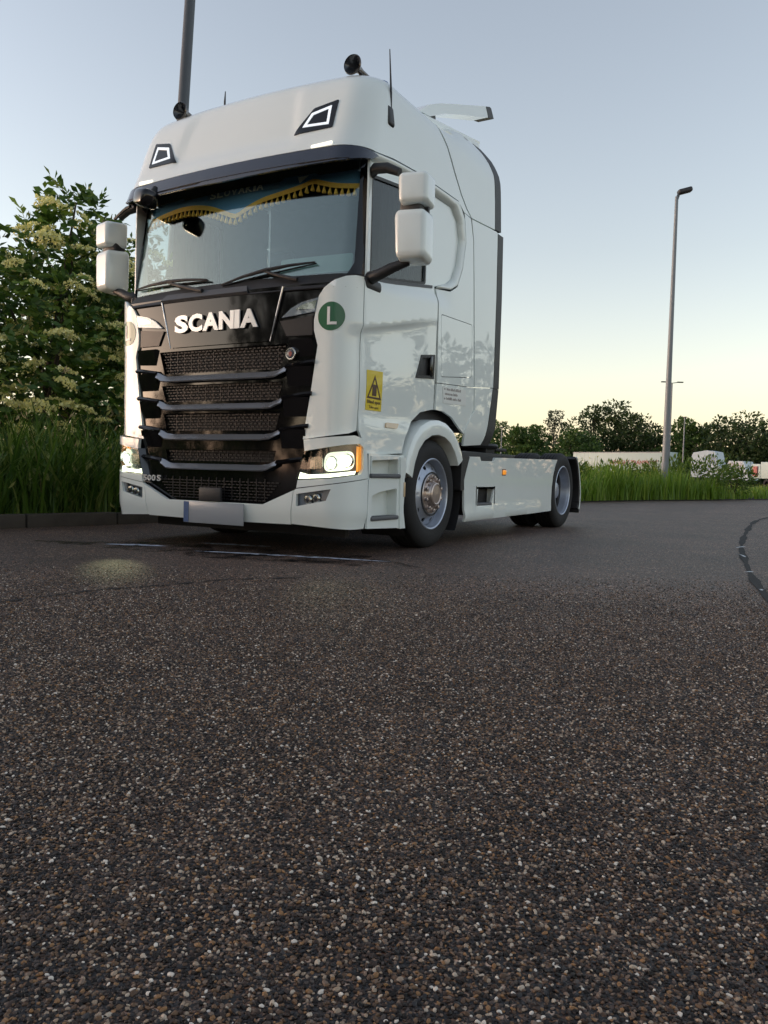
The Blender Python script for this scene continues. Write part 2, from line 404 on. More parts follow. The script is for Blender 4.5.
# ================================================================== the ground and roads (setting)
def flat_poly(name, P, z, m, kind='structure', thick=0.):
    o = mk(name, [(x,y,z) for x,y in P], [tuple(range(len(P)))], m, flat=True)
    o['kind'] = kind
    return o
ground = mk('ground', [(-2500,-2500,0),(2500,-2500,0),(2500,2500,0),(-2500,2500,0)], [(0,1,2,3)], 'asphalt', flat=True); ground['kind'] = 'structure'
KERB = [(-4.6,-9.5),(-4.0,-6),(-3.42,-3),(-2.78,.3),(-2.55,1.6),(-2.25,5),(-1.85,10),(-1.25,15.5),(-.35,19),(.75,22.2),(2.3,26.6),(4.6,30.5),(8.5,35),(16,40.5),(30,46),(60,52)]
def catmull(P, step):
    out = []
    for i in range(len(P)-1):
        a, b, c, d = (Vector(P[max(i-1,0)]), Vector(P[i]), Vector(P[i+1]), Vector(P[min(i+2,len(P)-1)])); n = max(2, int((c-b).length/step))
        for k in range(n):
            t = k/n; out.append(.5*((2*b)+(c-a)*t+(2*a-5*b+4*c-d)*t*t+(3*b-a-3*c+d)*t**3))
    out.append(Vector(P[-1])); return out
kl = catmull(KERB, .25)
def along(L, s):
    """point and direction at length s of a polyline"""
    for i in range(len(L)-1):
        d = (L[i+1]-L[i]).length
        if s <= d: return L[i].lerp(L[i+1], s/d), (L[i+1]-L[i]).normalized()
        s -= d
    return L[-1], (L[-1]-L[-2]).normalized()
klen = sum((kl[i+1]-kl[i]).length for i in range(len(kl)-1))
V, F = [], []
for i, p in enumerate(kl):
    d = (kl[min(i+1,len(kl)-1)]-kl[max(i-1,0)]).normalized(); nrm = Vector((-d.y, d.x))
    for q, z in ((.13,.085),(1.5,.10),(6,.06),(13,.05)): V.append((p.x+nrm.x*q, p.y+nrm.y*q, z if p.y < 13 else max(.012,z*(1-sm(13,14.5,p.y)) if q < 1 else z)))
for i in range(len(kl)-1):
    for k in range(3): F.append((i*4+k, (i+1)*4+k, (i+1)*4+k+1, i*4+k+1))
verge = mk('verge', V, F, 'soil'); verge['kind'] = 'structure'
kerb = empty('kerb', (KERB[3][0], KERB[3][1], 0)); kerb['kind'] = 'structure'
kbase = boxm((0,0,0), (.98,.14,.20), .015); s = 0
kme = None
while s < min(klen, 66):
    p, d = along(kl, s+.5); a = math.atan2(d.y, d.x)
    if p.y > 13: break
    if kme is None:
        o = mk('kerb_stone', *kbase, 'kerb_concrete', kerb, ang=50); kme = o.data
    else:
        o = bpy.data.objects.new('kerb_stone', kme); link(o, kerb)
    o.location = (p.x-d.y*.06-KERB[3][0], p.y+d.x*.06-KERB[3][1], .035+random.uniform(-.008,.008)); o.rotation_euler = (random.uniform(-.02,.02), 0, a+random.uniform(-.01,.01))
    s += 1.0
# tar joint curving across the road and the paint flakes on it
JP = catmull([(4.3,-1.8),(4.06,-.2),(3.86,1.0),(3.72,2.0),(3.48,4.0),(3.27,6.8),(3.14,9.3),(3.2,11.1),(3.6,13),(4.8,15)], .12)
V, F = [], []
for i, p in enumerate(JP):
    d = (JP[min(i+1,len(JP)-1)]-JP[max(i-1,0)]).normalized(); h = (.020+.008*math.sin(i*.37)+.005*math.sin(i*.9)+.002*math.sin(i*2.3))*(1+.06*max(0,p.y))
    V += [(p.x-d.y*-h, p.y+d.x*-h, .004), (p.x-d.y*h, p.y+d.x*h, .004)]
for i in range(len(JP)-1): F.append((2*i+1, 2*i, 2*i+2, 2*i+3))
tj = mk('tar_joint', V, F, 'tar', flat=True); tj['kind'] = 'structure'
def blob(name, cx, cy, rx, ry, rot, z, m, seed, n=28, rough=.35, kind='structure'):
    r_ = random.Random(seed); ph = [r_.uniform(0, 6.28) for _ in range(6)]; P = []
    for k in range(n):
        t = 2*PI*k/n; q = 1+rough*(.5*math.sin(2*t+ph[0])+.35*math.sin(3*t+ph[1])+.3*math.sin(5*t+ph[2])+.25*math.sin(8*t+ph[3]))
        x, y = rx*q*math.cos(t), ry*q*math.sin(t); P.append((cx+x*math.cos(rot)-y*math.sin(rot), cy+x*math.sin(rot)+y*math.cos(rot)))
    o = mk(name, [(cx,cy,z)]+[(x,y,z) for x,y in P], [(0,1+k,1+(k+1) % n) for k in range(n)], m, flat=True)
    if kind: o['kind'] = kind
    return o
for i, (x, y, rx, ry, a) in enumerate([(3.50,3.75,.08,.018,1.4),(3.62,2.75,.08,.014,1.9),(3.79,1.45,.05,.014,1.3),(3.95,.45,.025,.010,1.5)]):
    blob('paint_flake', x, y, rx, ry, a, .008, 'flake_white', 40+i, rough=.7)
# wet film dripped under the front bumper
def film_mat(name, col, rough, lo, hi, sc):
    m = bpy.data.materials.new(name); m.use_nodes = True; t = m.node_tree; b = t.nodes['Principled BSDF']
    b.inputs['Base Color'].default_value = (*col,1); b.inputs['Roughness'].default_value = rough; b.inputs['Specular IOR Level'].default_value = .5
    tc = t.nodes.new('ShaderNodeTexCoord'); n = t.nodes.new('ShaderNodeTexNoise'); n.inputs['Scale'].default_value = sc; n.inputs['Detail'].default_value = 7; n.inputs['Roughness'].default_value = .7
    t.links.new(tc.outputs['Object'], n.inputs['Vector'])
    r = t.nodes.new('ShaderNodeMapRange'); r.inputs['From Min'].default_value = lo; r.inputs['From Max'].default_value = hi; t.links.new(n.outputs[0], r.inputs['Value'])
    tr = t.nodes.new('ShaderNodeBsdfTransparent'); mx = t.nodes.new('ShaderNodeMixShader')
    t.links.new(r.outputs[0], mx.inputs[0]); t.links.new(tr.outputs[0], mx.inputs[1]); t.links.new(b.outputs[0], mx.inputs[2]); t.links.new(mx.outputs[0], t.nodes['Material Output'].inputs[0])
    MATS[name] = m
film_mat('wet_film', (.018,.017,.017), .25, .46, .66, 3); film_mat('foam', (.50,.56,.66), .7, .40, .55, 9)
blob('foam_streak', .72, .03, .64, .045, .26, .005, 'foam', 3, 40, .3)
blob('foam_streak', -.68, -.16, .26, .06, .5, .005, 'foam', 5, 32, .3)
blob('foam_streak', -.15, .42, .30, .05, .3, .005, 'foam', 9, 32, .3)
blob('wet_patch', .2, -.05, 1.5, .42, .22, .003, 'wet_film', 12, 48, .25)
# thin crack across the near lane
CP = catmull([(.55,-3.6),(.80,-2.9),(.93,-2.45),(.97,-2.0),(1.12,-1.6),(1.22,-1.25),(1.5,-.9)], .05); V, F = [], []
for i, p in enumerate(CP):
    d = (CP[min(i+1,len(CP)-1)]-CP[max(i-1,0)]).normalized(); h = .010+.006*math.sin(i*1.7)+.004*math.sin(i*3.9); j_ = .012*math.sin(i*2.6)
    V += [(p.x+d.y*(h+j_), p.y-d.x*(h+j_), .004), (p.x-d.y*(h-j_), p.y+d.x*(h-j_), .004)]
for i in range(len(CP)-1): F.append((2*i+1, 2*i, 2*i+2, 2*i+3))
mk('road_crack', V, F, 'tar', flat=True)['kind'] = 'structure'

# ================================================================== the truck
T = empty('tractor_truck', (0,0,0))
tag(T, 'white tractor unit without trailer, black grille, headlights on, parked on the asphalt', 'truck')
def plan(u, y0, bow, w, rc):
    s = -1 if u < 0 else 1; a = abs(u); fl = w-rc
    if a < fl: x = a; y = y0+bow*(a/fl)**2
    elif a < fl+rc*PI/2:
        th = (a-fl)/rc; x = fl+rc*math.sin(th); y = y0+bow+rc*(1-math.cos(th))
    else: x = w; y = y0+bow+rc+a-fl-rc*PI/2
    return s*x, y
def crease(y, z):
    zc = 1.73+(y-.24)*.215; t = zc-z
    if t <= 0: return 0.
    return -(.018*(1-sm(.75,1.55,y))+.003)*sm(0,.04,t)*(1-.9*sm(.04,.50,t))-.045*min(t,.75)*(1-sm(1.0,1.6,y)*.5)*sm(0,.1,t)
def low(u, z, off=0.):
    x, y = plan(u, 0, .04, 1.22, .22); a = abs(u)
    s = 1 if u >= 0 else -1
    if a > 1.0: x += s*crease(y,z)*sm(1.05,1.3,a)
    if off:
        x2, y2 = plan(u, off, .04, 1.22-off, .22-off*.5); x, y = (x2, y2) if a < 1.0 else (x-s*off*sm(1.0,1.3,a), y+off*(1-sm(1.0,1.3,a)))
    return (x, y, z)
def bump(u, z):
    x, y = plan(u, -.03, .04, 1.24, .24); k = .03*(1-sm(.22,.36,z))       # tucked in towards the lower lip
    return (x-(k if u > 0 else -k)*sm(1.0,1.3,abs(u)), y+k*(1-sm(1.0,1.3,abs(u))), z)
def wsm(u, z, off=0.):
    t = z-2.05; x, y = plan(u, .06+.16*t, .10, 1.20-.02*t, .16)
    return (x, y+off, z)
def off(f, dy=0., dx=0.):
    def g(u, z):
        x, y, zz = f(u, z); return (x+(dx if u > 0 else -dx), y+dy, zz)
    return g

# ---- lower front: grille
gr = panel('grille', [(-1.05,2.04),(-1.05,1.9),(-.98,1.5),(-.90,.86),(-.88,.55),(-.52,.34),(.52,.34),(.88,.55),(.90,.86),(.98,1.5),(1.05,1.9),(1.05,2.04)],
    off(low,.022), 'black_gloss', T, step=.07, thick=.012,
    holes=[[(-.66,1.605),(-.60,1.42),(.60,1.42),(.66,1.605)], [(-.63,1.325),(-.58,1.19),(.58,1.19),(.63,1.325)],
           [(-.605,1.095),(-.565,.955),(.565,.955),(.605,1.095)], [(-.575,.80),(-.55,.71),(.55,.71),(.575,.80)]])
ROWS = [(1.415,1.61,.665,.60),(1.185,1.33,.635,.58),(.95,1.10,.61,.565),(.705,.805,.58,.55),(.40,.585,.66,.52)]
for i, (z0, z1, wt, wb) in enumerate(ROWS):
    if i < 4: panel('mesh_backing', [(-wt-.02,z1+.01),(-wb-.02,z0-.01),(wb+.02,z0-.01),(wt+.02,z1+.01)], off(low,.10), 'dark_inner', gr, step=.12)
    parts = []; dz = .0235; n = int((z1-z0)/dz); pitch = .0400
    for r_ in range(n):
        z = z0+dz*(r_+.5); t = (z-z0)/(z1-z0); hw = wb+(wt-wb)*t-.012; k = -int(hw/pitch)-1
        while k*pitch < hw:
            x = k*pitch+(pitch/2 if r_ % 2 else 0)
            if abs(x) < hw:
                y = low(x,z)[1]+(.045 if i < 4 else .012)+.02*sm(.5,.62,abs(x))*0
                parts.append(boxm((x,y,z), (.027,.012,.0075)))
            k += 1
    # thin uprights that tie the dashes together
    for k in range(-int(wt/.08), int(wt/.08)+1):
        x = k*.08
        if abs(x) < wb-.02: parts.append(boxm((x, low(x,z0)[1]+(.055 if i < 4 else .018), (z0+z1)/2), (.006,.008,z1-z0-.01)))
    mk('mesh_insert', *join(parts), 'mesh_black', gr, flat=True)['kind'] = 'stuff'
def slat(zc, wi, wo, hgt, dep, rise):
    """silver lip under a mesh row with dark wings that step up towards the corners"""
    def mp(u, v):
        a = abs(u); z = zc+(.038*sm(wi-.08,wi+.035,a) if a < wi+.031 else rise-.025+.03*sm(wi,wo,a))
        x, y, _ = low(u, z); return (x, y-(dep-(dep+.012)*v)*(1-.55*sm(wi-.04,wi+.05,a))-.006, z+hgt*(v-.5)*(1 if a < wi+.031 else .45))
    panel('slat', [(-wi-.03,0),(wi+.03,0),(wi+.03,1),(-wi-.03,1)], mp, 'slat_silver', gr, step=.08, thick=.012)
    for s in (-1, 1):
        panel('wing_slat', sorted([(s*(wi+.032),0),(s*wo,0)])+sorted([(s*wo,1),(s*(wi+.032),1)], reverse=True), mp, 'black_gloss', gr, step=.08, thick=.02)
slat(1.378,.635,.92,.044,.034,.085); slat(1.145,.61,.90,.042,.034,.085); slat(.905,.59,.875,.040,.034,.085); slat(.668,.565,.85,.040,.034,.075)
for s in (-1, 1):       # blocks between the wing slats
    for z0, z1, a0, a1 in ((1.50,1.63,.70,.90),(1.27,1.43,.67,.89),(1.03,1.20,.645,.87),(.80,.96,.625,.85)):
        panel('wing_block', [(s*a0,z0),(s*a1,z0+.01),(s*a1,z1),(s*a0,z1)][::s], (lambda u, z, z1=z1: (low(u,z)[0], low(u,z)[1]-.012+.24*(z1-z), z)), 'black_gloss', gr, step=.1, thick=.03)
    panel('side_mesh', [(s*.60,1.775),(s*.66,1.66),(s*.885,1.66),(s*.885,1.80)][::-s], off(low,.008), 'mesh_black', gr, step=.08, thick=.02)
# name panel with its chrome edges and the letters
npn = panel('name_panel', rounded([(-.615,2.03),(-.505,1.632),(.505,1.632),(.615,2.03)], .03), off(low,.006), 'black_gloss', gr, step=.05, thick=.02)
for s in (-1, 1):
    P = [low(s*(.625-(.11)*t), 2.03-.40*t) for t in (0,.25,.5,.75,1)]
    mk('chrome_trim', *tube([(x,y+.004,z) for x,y,z in P], [.008,.008,.007,.006,.004], 8), 'chrome', npn)
x = -.445
for ch, wd in (('S',.148),('C',.148),('A',.168),('N',.150),('I',.050),('A',.168)):
    vf = fit_text(ch, (x,-.008,1.742), (1,0,0), (0,0,1), wd, .142, .046, .012)
    vf = ([Vector((v.x, v.y+low(v.x,1.8)[1], v.z)) for v in vf[0]], vf[1])
    mk('letter', *vf, 'letter_silver', npn, flat=True)
    x += wd+(.003 if ch in 'CA' else .006)
x = -.80
for ch, wd in (('5',.042),('0',.042),('0',.042),('S',.042)):
    mk('model_letter', *fit_text(ch, (x,.008,.535), (1,0,0), (0,0,1), wd, .05, .02, .008), 'letter_silver', gr, flat=True); x += wd+(.008 if x < -.72 else .018)
# round badge
bx_, bz_ = .715, 1.525
by_ = low(bx_,bz_)[1]-.012
bd = mk('badge', *lathe([(by_+.03,.045),(by_-.002,.047),(by_-.006,.043),(by_-.006,.036),(by_-.001,.034)], 28, (bx_,0,bz_), 'y'), 'chrome', gr)
mk('badge_field', *lathe([(by_-.001,.036),(by_-.004,.02),(by_-.004,.0001)], 24, (bx_,0,bz_), 'y'), 'badge_dark', bd)
mk('badge_emblem', [(bx_+x*.017,by_-.006,bz_+z*.021) for x,z in [(0,-1.1),(.8,-.3),(.9,.7),(.3,.5),(0,1.1),(-.3,.5),(-.9,.7),(-.8,-.3)]], [tuple(range(8))], 'badge_red', bd, flat=True)

# ---- white corner panels, upper lamps, round green disc
for s in (1, -1):
    P = [(.828,.888),(.89,1.25),(.938,1.58),(.905,1.69),(.903,1.766),(.941,1.941),(.985,1.998),(1.06,2.045),(1.15,2.077),(1.226,2.090),(1.302,2.090),(1.300,1.73),(1.302,.962),(1.224,.938)]
    cp = panel('corner_panel', [(s*a,z) for a, z in P][::s], low, 'white_paint', T, step=.045, thick=.02)
    lp = [(.615,1.80),(.70,1.865),(.79,1.903),(.945,1.932),(.915,1.83),(.75,1.812)]
    ul = panel('upper_lamp', [(s*a,z) for a, z in lp][::-s], off(low,.004), 'lamp_inner', T, step=.04, thick=.02)
    li = [(.74,1.852),(.80,1.885),(.925,1.912),(.905,1.848)]
    panel('lamp_insert', [(s*a,z) for a, z in li][::-s], off(low,-.002), 'lamp_reflector', ul, step=.04, thick=.006)
    panel('lens', [(s*a,z) for a, z in lp][::-s], off(low,-.010), 'lens_glass', ul, step=.05, thick=.004)
    D = [(s*(1.045+.107*math.cos(t*PI/18)), 1.787+.104*math.sin(t*PI/18)) for t in range(36)]
    dsk = panel('round_sticker', D[::s], off(low,-.003,.001), 'sticker_green', cp, step=.03, thick=.003)
    Lt = [(-.03,-.062),(.045,-.062),(.045,-.042),(-.008,-.042),(-.008,.068),(-.03,.068)]
    panel('sticker_letter', [(s*1.045+a,1.787+z) for a, z in Lt], off(low,-.0065,.003), 'sticker_white', dsk, step=.03, thick=.003)

# ---- bumper, headlights, fog lamps, plate
panel('bumper_centre', [(-.740,.245),(0,.240),(.740,.245),(.772,.503),(.5,.388),(-.5,.388),(-.772,.503)], bump, 'white_paint', T, step=.06, thick=.03)
for s in (1, -1):
    fl = lambda P: [(s*a,z) for a, z in P][::s]
    bc = panel('bumper_corner', fl([(.747,.25),(1.268,.224),(1.43,.226),(1.43,.603),(1.3,.588),(1.1,.558),(.80,.517),(.778,.503)]), bump, 'white_paint', T, step=.05, thick=.03,
          holes=[fl([(.80,.385),(.80,.478),(1.09,.523),(1.055,.437)])])
    fg = panel('fog_lamp', fl([(.79,.375),(.79,.488),(1.10,.53),(1.07,.43)][::-1]), off(bump,.045), 'lamp_inner', T, step=.06, thick=.01)
    for a, z in ((.895,.44),(.965,.452)):
        x, y, _ = bump(s*a, z); mk('fog_lens', *lathe([(y+.045,.036),(y+.012,.036),(y+.004,.028),(y+.001,.0001)], 20, (x,0,z), 'y'), 'lamp_reflector', fg)
        mk('fog_bulb', *lathe([(y+.003,.018),(y-.002,.012),(y-.003,.0001)], 16, (x,0,z), 'y'), 'lamp_dark', fg)
    panel('fog_cover', fl([(1.0,.437),(1.055,.437),(1.09,.523),(1.02,.512)]), off(bump,.02), 'slat_silver', fg, step=.05, thick=.01)
    bz = panel('headlight_bezel', fl([(.80,.524),(1.1,.564),(1.3,.594),(1.43,.609),(1.415,.74),(1.39,.865),(1.335,.905),(1.266,.922),(.855,.885),(.865,.80),(1.2,.853),(1.31,.862),(1.355,.838),(1.362,.68),(1.33,.635),(1.083,.600),(.81,.583)]),
          bump, 'white_paint', T, step=.04, thick=.03)
    HP = [(.80,.580),(1.083,.596),(1.33,.630),(1.366,.67),(1.36,.845),(1.31,.866),(1.2,.857),(.86,.805)]
    hl = panel('headlight', fl(HP), off(bump,.075,-.05), 'lamp_dark', T, step=.06, thick=.01)
    wall = resample(HP, .05); V, F = [], []
    for a, z in wall:
        p = Vector(bump(s*a,z)); q = Vector(off(bump,.075,-.05)(s*a,z)); V += [p, q]
    for i in range(len(wall)):
        j = (i+1) % len(wall); F.append((2*i,2*i+1,2*j+1,2*j) if s > 0 else (2*j,2*j+1,2*i+1,2*i))
    mk('lamp_wall', V, F, 'lamp_dark', hl)
    panel('beam_lamp', fl(rounded([(1.03,.645),(1.27,.672),(1.265,.812),(1.04,.79)], .06)), off(bump,.045,-.03), 'lamp_on', hl, step=.04, thick=.02)
    for a, z in ((1.09,.715),(1.205,.735)):
        x, y, _ = off(bump,.035,-.022)(s*a, z)
        mk('projector_ring', *lathe([(y+.02,.050),(y,.052),(y-.006,.046),(y-.002,.042)], 24, (x,0,z), 'y'), 'lamp_reflector', hl)
        mk('projector_lens', *lathe([(y,.042),(y-.012,.03),(y-.017,.0001)], 24, (x,0,z), 'y'), 'lamp_lens', hl)
    panel('high_beam', fl(rounded([(.885,.665),(.995,.675),(.995,.765),(.895,.755)], .02)), off(bump,.04), 'lamp_reflector', hl, step=.03, thick=.02)
    panel('daylight_strip', fl([(.815,.592),(1.083,.610),(1.27,.636),(1.28,.660),(1.08,.636),(.90,.624),(.83,.640)]), off(bump,.02,-.012), 'drl', hl, step=.03, thick=.012)
    panel('indicator', fl([(1.315,.655),(1.348,.674),(1.346,.836),(1.312,.843)]), off(bump,.012,-.02), 'amber', hl, step=.03, thick=.02)
    panel('lens', fl(HP), off(bump,.004,-.004), 'lens_glass', hl, step=.06, thick=.004)
pl = mk('number_plate', *boxm((.025,-.046,.298), (.62,.012,.172), .004), 'plate_front', T)
mk('plate_band', *boxm((-.255,-.0535,.298), (.05,.004,.165)), 'plate_band', pl)
mk('tow_cover', *boxm((-.01,-.038,.445), (.23,.03,.11), .01), 'black_plastic', T)

# ---- windscreen, pillars, cowl, wipers
cw = panel('cowl', [(-1.24,0),(1.24,0),(1.24,1),(-1.24,1)], lambda u, v: tuple(Vector(low(u*1.0,2.0)).lerp(Vector(wsm(u*.985,2.125)), v)), 'grey_plastic', T, step=.09, thick=.01)
cw.data.materials[0] = MATS['black_plastic']
panel('cowl_bar', [(-.62,0),(.30,0),(.26,1),(-.60,1)], lambda u, v: (low(u,2)[0], low(u,2)[1]-.015+.05*v, 2.02+.055*v), 'grey_plastic', cw, step=.08, thick=.03)
WS = panel('windscreen', rounded([(-1.185,2.115),(1.185,2.115),(1.165,3.03),(-1.165,3.03)], .05), wsm, 'windscreen_glass', T, step=.07, thick=.006)
panel('black_border', [(-1.17,3.03),(-1.17,2.925),(-.62,2.925),(-.60,2.905),(.42,2.905),(.46,2.93),(.72,2.935),(.76,2.915),(1.17,2.935),(1.17,3.03)], off(wsm,.012), 'dark_inner', WS, step=.08, thick=.004)
panel('lower_border', [(-1.18,2.10),(1.18,2.10),(1.18,2.145),(.7,2.135),(0,2.128),(-.7,2.135),(-1.18,2.145)], off(wsm,.012), 'dark_inner', WS, step=.08, thick=.004)
for s in (1, -1):
    P = [(1.10,2.96),(1.135,2.2),(1.09,2.115),(1.225,2.115),(1.205,3.03),(1.10,3.03)]
    panel('windscreen_pillar', [(s*a,z) for a, z in P][::s], off(wsm,-.006,.004), 'black_gloss', T, step=.05, thick=.012)
def wiper(u0, z0, u1, z1, pv):
    a = [wsm(u0+(u1-u0)*t, z0+(z1-z0)*t) for t in (0,.25,.5,.75,1)]
    wp = mk('wiper', *tube([(x,y-.03-.012*math.sin(PI*i/4),z+.02*math.sin(PI*i/4)) for i,(x,y,z) in enumerate(a)], [.007,.012,.016,.012,.007], 8), 'black_plastic', T)
    mk('wiper_blade', *tube([(x,y-.012,z-.006) for x,y,z in a], .006, 6), 'rubber', wp)
    m_ = Vector(a[2]); p = Vector(wsm(*pv)); mk('wiper_arm', *tube([m_+Vector((0,-.04,.012)), m_.lerp(p,.5)+Vector((0,-.055,0)), p+Vector((0,-.05,0))], [.010,.014,.018], 8), 'black_plastic', wp)
wiper(-1.06,2.185,-.16,2.165,(-.18,2.07)); wiper(.0,2.105,.84,2.215,(.72,2.085))

# ---- roof shell
_Z = [3.03,3.2,3.35,3.43,3.542,3.628,3.688,3.733,3.765,3.785,3.80,3.815]
_Y = [.04,.12,.17,.20,.245,.295,.36,.47,.70,1.0,1.3,1.6]
_W = [1.22,1.22,1.216,1.212,1.20,1.18,1.125,1.03,.93,.84,.76,.68]
_S = [0]
for i in range(1, 12): _S.append(_S[-1]+math.hypot(_Z[i]-_Z[i-1], _Y[i]-_Y[i-1]))
_g = np.linspace(-.3, _S[-1]+.3, 600)
def _smooth(A):
    def ext(x):
        if x < 0: return A[0]+(A[1]-A[0])/(_S[1])*x
        if x > _S[-1]: return A[-1]+(A[-1]-A[-2])/(_S[-1]-_S[-2])*(x-_S[-1])
        return float(np.interp(x, _S, A))
    a = np.array([ext(x) for x in _g]); k = np.exp(-np.linspace(-2.2,2.2,41)**2); k /= k.sum()
    return np.convolve(np.pad(a, 20, mode='edge'), k, mode='valid')
_GZ, _GY, _GW = _smooth(_Z), _smooth(_Y), _smooth(_W)
def s_of_z(z): return float(np.interp(z, _GZ, _g))
def rpar(sv): return float(np.interp(sv,_g,_GY)), float(np.interp(sv,_g,_GZ)), float(np.interp(sv,_g,_GW))
def roof(u, sv):
    y0, z, wd = rpar(sv); x, y = plan(u, y0, .05, wd, .26); a = abs(u)
    if a < wd-.1:
        xe = .66-.18*(z-3.03); y += .020*(1-sm(xe-.05,xe+.02,a))*sm(3.10,3.18,z)*(1-sm(3.55,3.7,z))   # centre field set back between the lamp housings
    return (x, y, z)
def u_side(y, sv):
    y0, z, wd = rpar(sv); return wd-.26+.26*PI/2+(y-y0-.05-.26)
s0, s1 = s_of_z(3.035), _S[9]+.15
seam = [(2.085,3.045),(1.98,3.09),(1.85,3.18),(1.70,3.33),(1.57,3.5),(1.43,3.64),(1.40,3.74),(1.40,3.80)]
rt = [(u_side(y,s_of_z(z)), s_of_z(z)) for y, z in seam]
low_r = [(u_side(.34,s0),s0),(u_side(.6,s_of_z(3.075)),s_of_z(3.075)),(u_side(.99,s_of_z(3.105)),s_of_z(3.105)),(u_side(1.80,s_of_z(3.115)),s_of_z(3.115)),(u_side(1.93,s_of_z(3.05)),s_of_z(3.05))]
top_u = u_side(1.40, s1)
right = [(0,s0),(1.0,s0)]+low_r+rt+[(top_u,s1)]
poly = right+[(-a,b) for a, b in reversed(right[1:])]
RO = panel('roof_shell', poly, roof, 'white_paint', T, step=.045, thick=.02)
for s in (1, -1):
    q = lambda P: [(s*a, s_of_z(z)) for a, z in P][::s]
    rl = panel('roof_lamp', q(rounded([(.600,3.190),(.940,3.202),(.940,3.434),(.742,3.392)], .012)), off(roof,-.008), 'black_gloss', T, step=.04, thick=.04)
    panel('lamp_frame', q([(.680,3.238),(.905,3.230),(.895,3.390),(.735,3.350)]), off(roof,-.012), 'roof_led', rl, step=.04, thick=.01,
          holes=[q([(.712,3.256),(.884,3.250),(.876,3.364),(.752,3.332)])])
    panel('lamp_face', q([(.712,3.256),(.884,3.250),(.876,3.364),(.752,3.332)]), off(roof,-.004), 'lamp_inner', rl, step=.04, thick=.01)
    panel('marker_light', q([(.815,3.040),(.985,3.052),(.980,3.074),(.812,3.060)]), off(roof,-.010), 'marker_lamp', T, step=.04, thick=.03)
# ---- visor band
def vis(u, z): 
    x, y = plan(u, .035-.05*sm(3.04,2.90,z), .06, 1.235, .24); return (x, y, z)
VI = panel('sun_visor', [(-1.40,3.005),(-1.33,2.955),(-1.1,2.905),(0,2.885),(1.1,2.905),(1.33,2.955),(1.40,3.005),(1.2,3.026),(0,3.030),(-1.2,3.026)], vis, 'visor_blue', T, step=.06, thick=.025)
panel('visor_underside', [(-1.15,0),(1.15,0),(1.12,1),(-1.12,1)], lambda u, v: tuple(Vector(vis(u,2.90)).lerp(Vector(wsm(u*.97,3.03)), v)+Vector((0,.004,.012))), 'black_plastic', VI, step=.1, thick=.01, flip=True)
# near-side kerb mirror hung under the visor
km = empty_part = mk('kerb_mirror', *xf(boxm((0,0,0), (.22,.16,.15), .05, None, 3), Matrix.Translation((-.765,-.03,2.865)) @ Matrix.Rotation(rad(18),4,'Y') @ Matrix.Rotation(rad(-20),4,'Z')), 'black_gloss', T)
mk('mirror_arm', *tube([(-.74,.0,2.90),(-.74,.05,2.97)], .025, 10), 'black_plastic', km)

# ---- doors, side panels, window recess
def side(y, z):
    x = 1.22
    if y < .26: x = 1.0+.22*math.sqrt(max(0,1-((.26-y)/.22)**2))
    x += crease(y,z)+.012*sm(1.10,.98,z)
    if z > 2.04+.10*sm(.3,1.5,y): x -= .030*sm(0,.09,z-2.04-.10*sm(.3,1.5,y))
    return (x, y, z)
ARCH = [(.90,.815),(.955,.95),(1.07,1.085),(1.22,1.175),(1.42,1.212)]
dr = panel('door', [(.226,2.085),(.226,.965),(.30,.87),(.345,.795),(.62,.80)]+ARCH+[(1.455,1.215),(1.44,2.20),(1.42,2.27),(.7,2.155),(.34,2.09)], side, 'white_paint', T, step=.035, thick=.02,
    lines=[[(y_, 1.73+(y_-.24)*.215-d_) for y_ in np.linspace(.25,1.425,20)] for d_ in (0,.015,.03,.055)],
    holes=[[(1.195,1.645),(1.415,1.675),(1.415,1.49),(1.115,1.465)]])
mk('handle_pocket', *boxm((1.175,1.27,1.57), (.02,.36,.26), .004), 'black_plastic', dr)
mk('door_handle', *boxm((1.205,1.37,1.58), (.03,.05,.18), .012), 'black_gloss', dr)
panel('handle_frame', [(1.185,1.655),(1.430,1.688),(1.430,1.478),(1.10,1.452)], off(side,0,.006), 'black_plastic', dr, step=.06, thick=.01, holes=[[(1.205,1.632),(1.405,1.660),(1.405,1.503),(1.14,1.480)]])
st = panel('warning_sticker', [(.315,1.425),(.315,1.125),(.555,1.128),(.555,1.435)][::-1], off(side,0,.003), 'sticker_yellow', dr, step=.05, thick=.002, flip=False)
cx = .435
panel('sticker_triangle', [(cx,1.395),(cx-.108,1.215),(cx+.108,1.215)], off(side,0,.005), 'sticker_brown', st, step=.04, thick=.002, holes=[[(cx,1.367),(cx-.082,1.230),(cx+.082,1.230)]])
panel('sticker_symbol', [(cx-.032,1.238),(cx+.030,1.238),(cx+.030,1.325),(cx-.032,1.325)], off(side,0,.005), 'sticker_brown', st, step=.04, thick=.002)
mk('sticker_text', *fit_text('Blind spot', (side(.43,1.18)[0]+.0055,.335,1.172), (0,1,0), (0,0,1), .20, .032, .01, .001), 'sticker_brown', st, flat=True)
mk('sticker_text', *fit_text('Take care', (side(.43,1.15)[0]+.0055,.365,1.142), (0,1,0), (0,0,1), .14, .020, .0, .001), 'sticker_brown', st, flat=True)
panel('side_marker', rounded([(.615,1.010),(.80,1.010),(.835,1.052),(.63,1.050)], .012), off(side,0,.012), 'amber_dim', dr, step=.04, thick=.02)
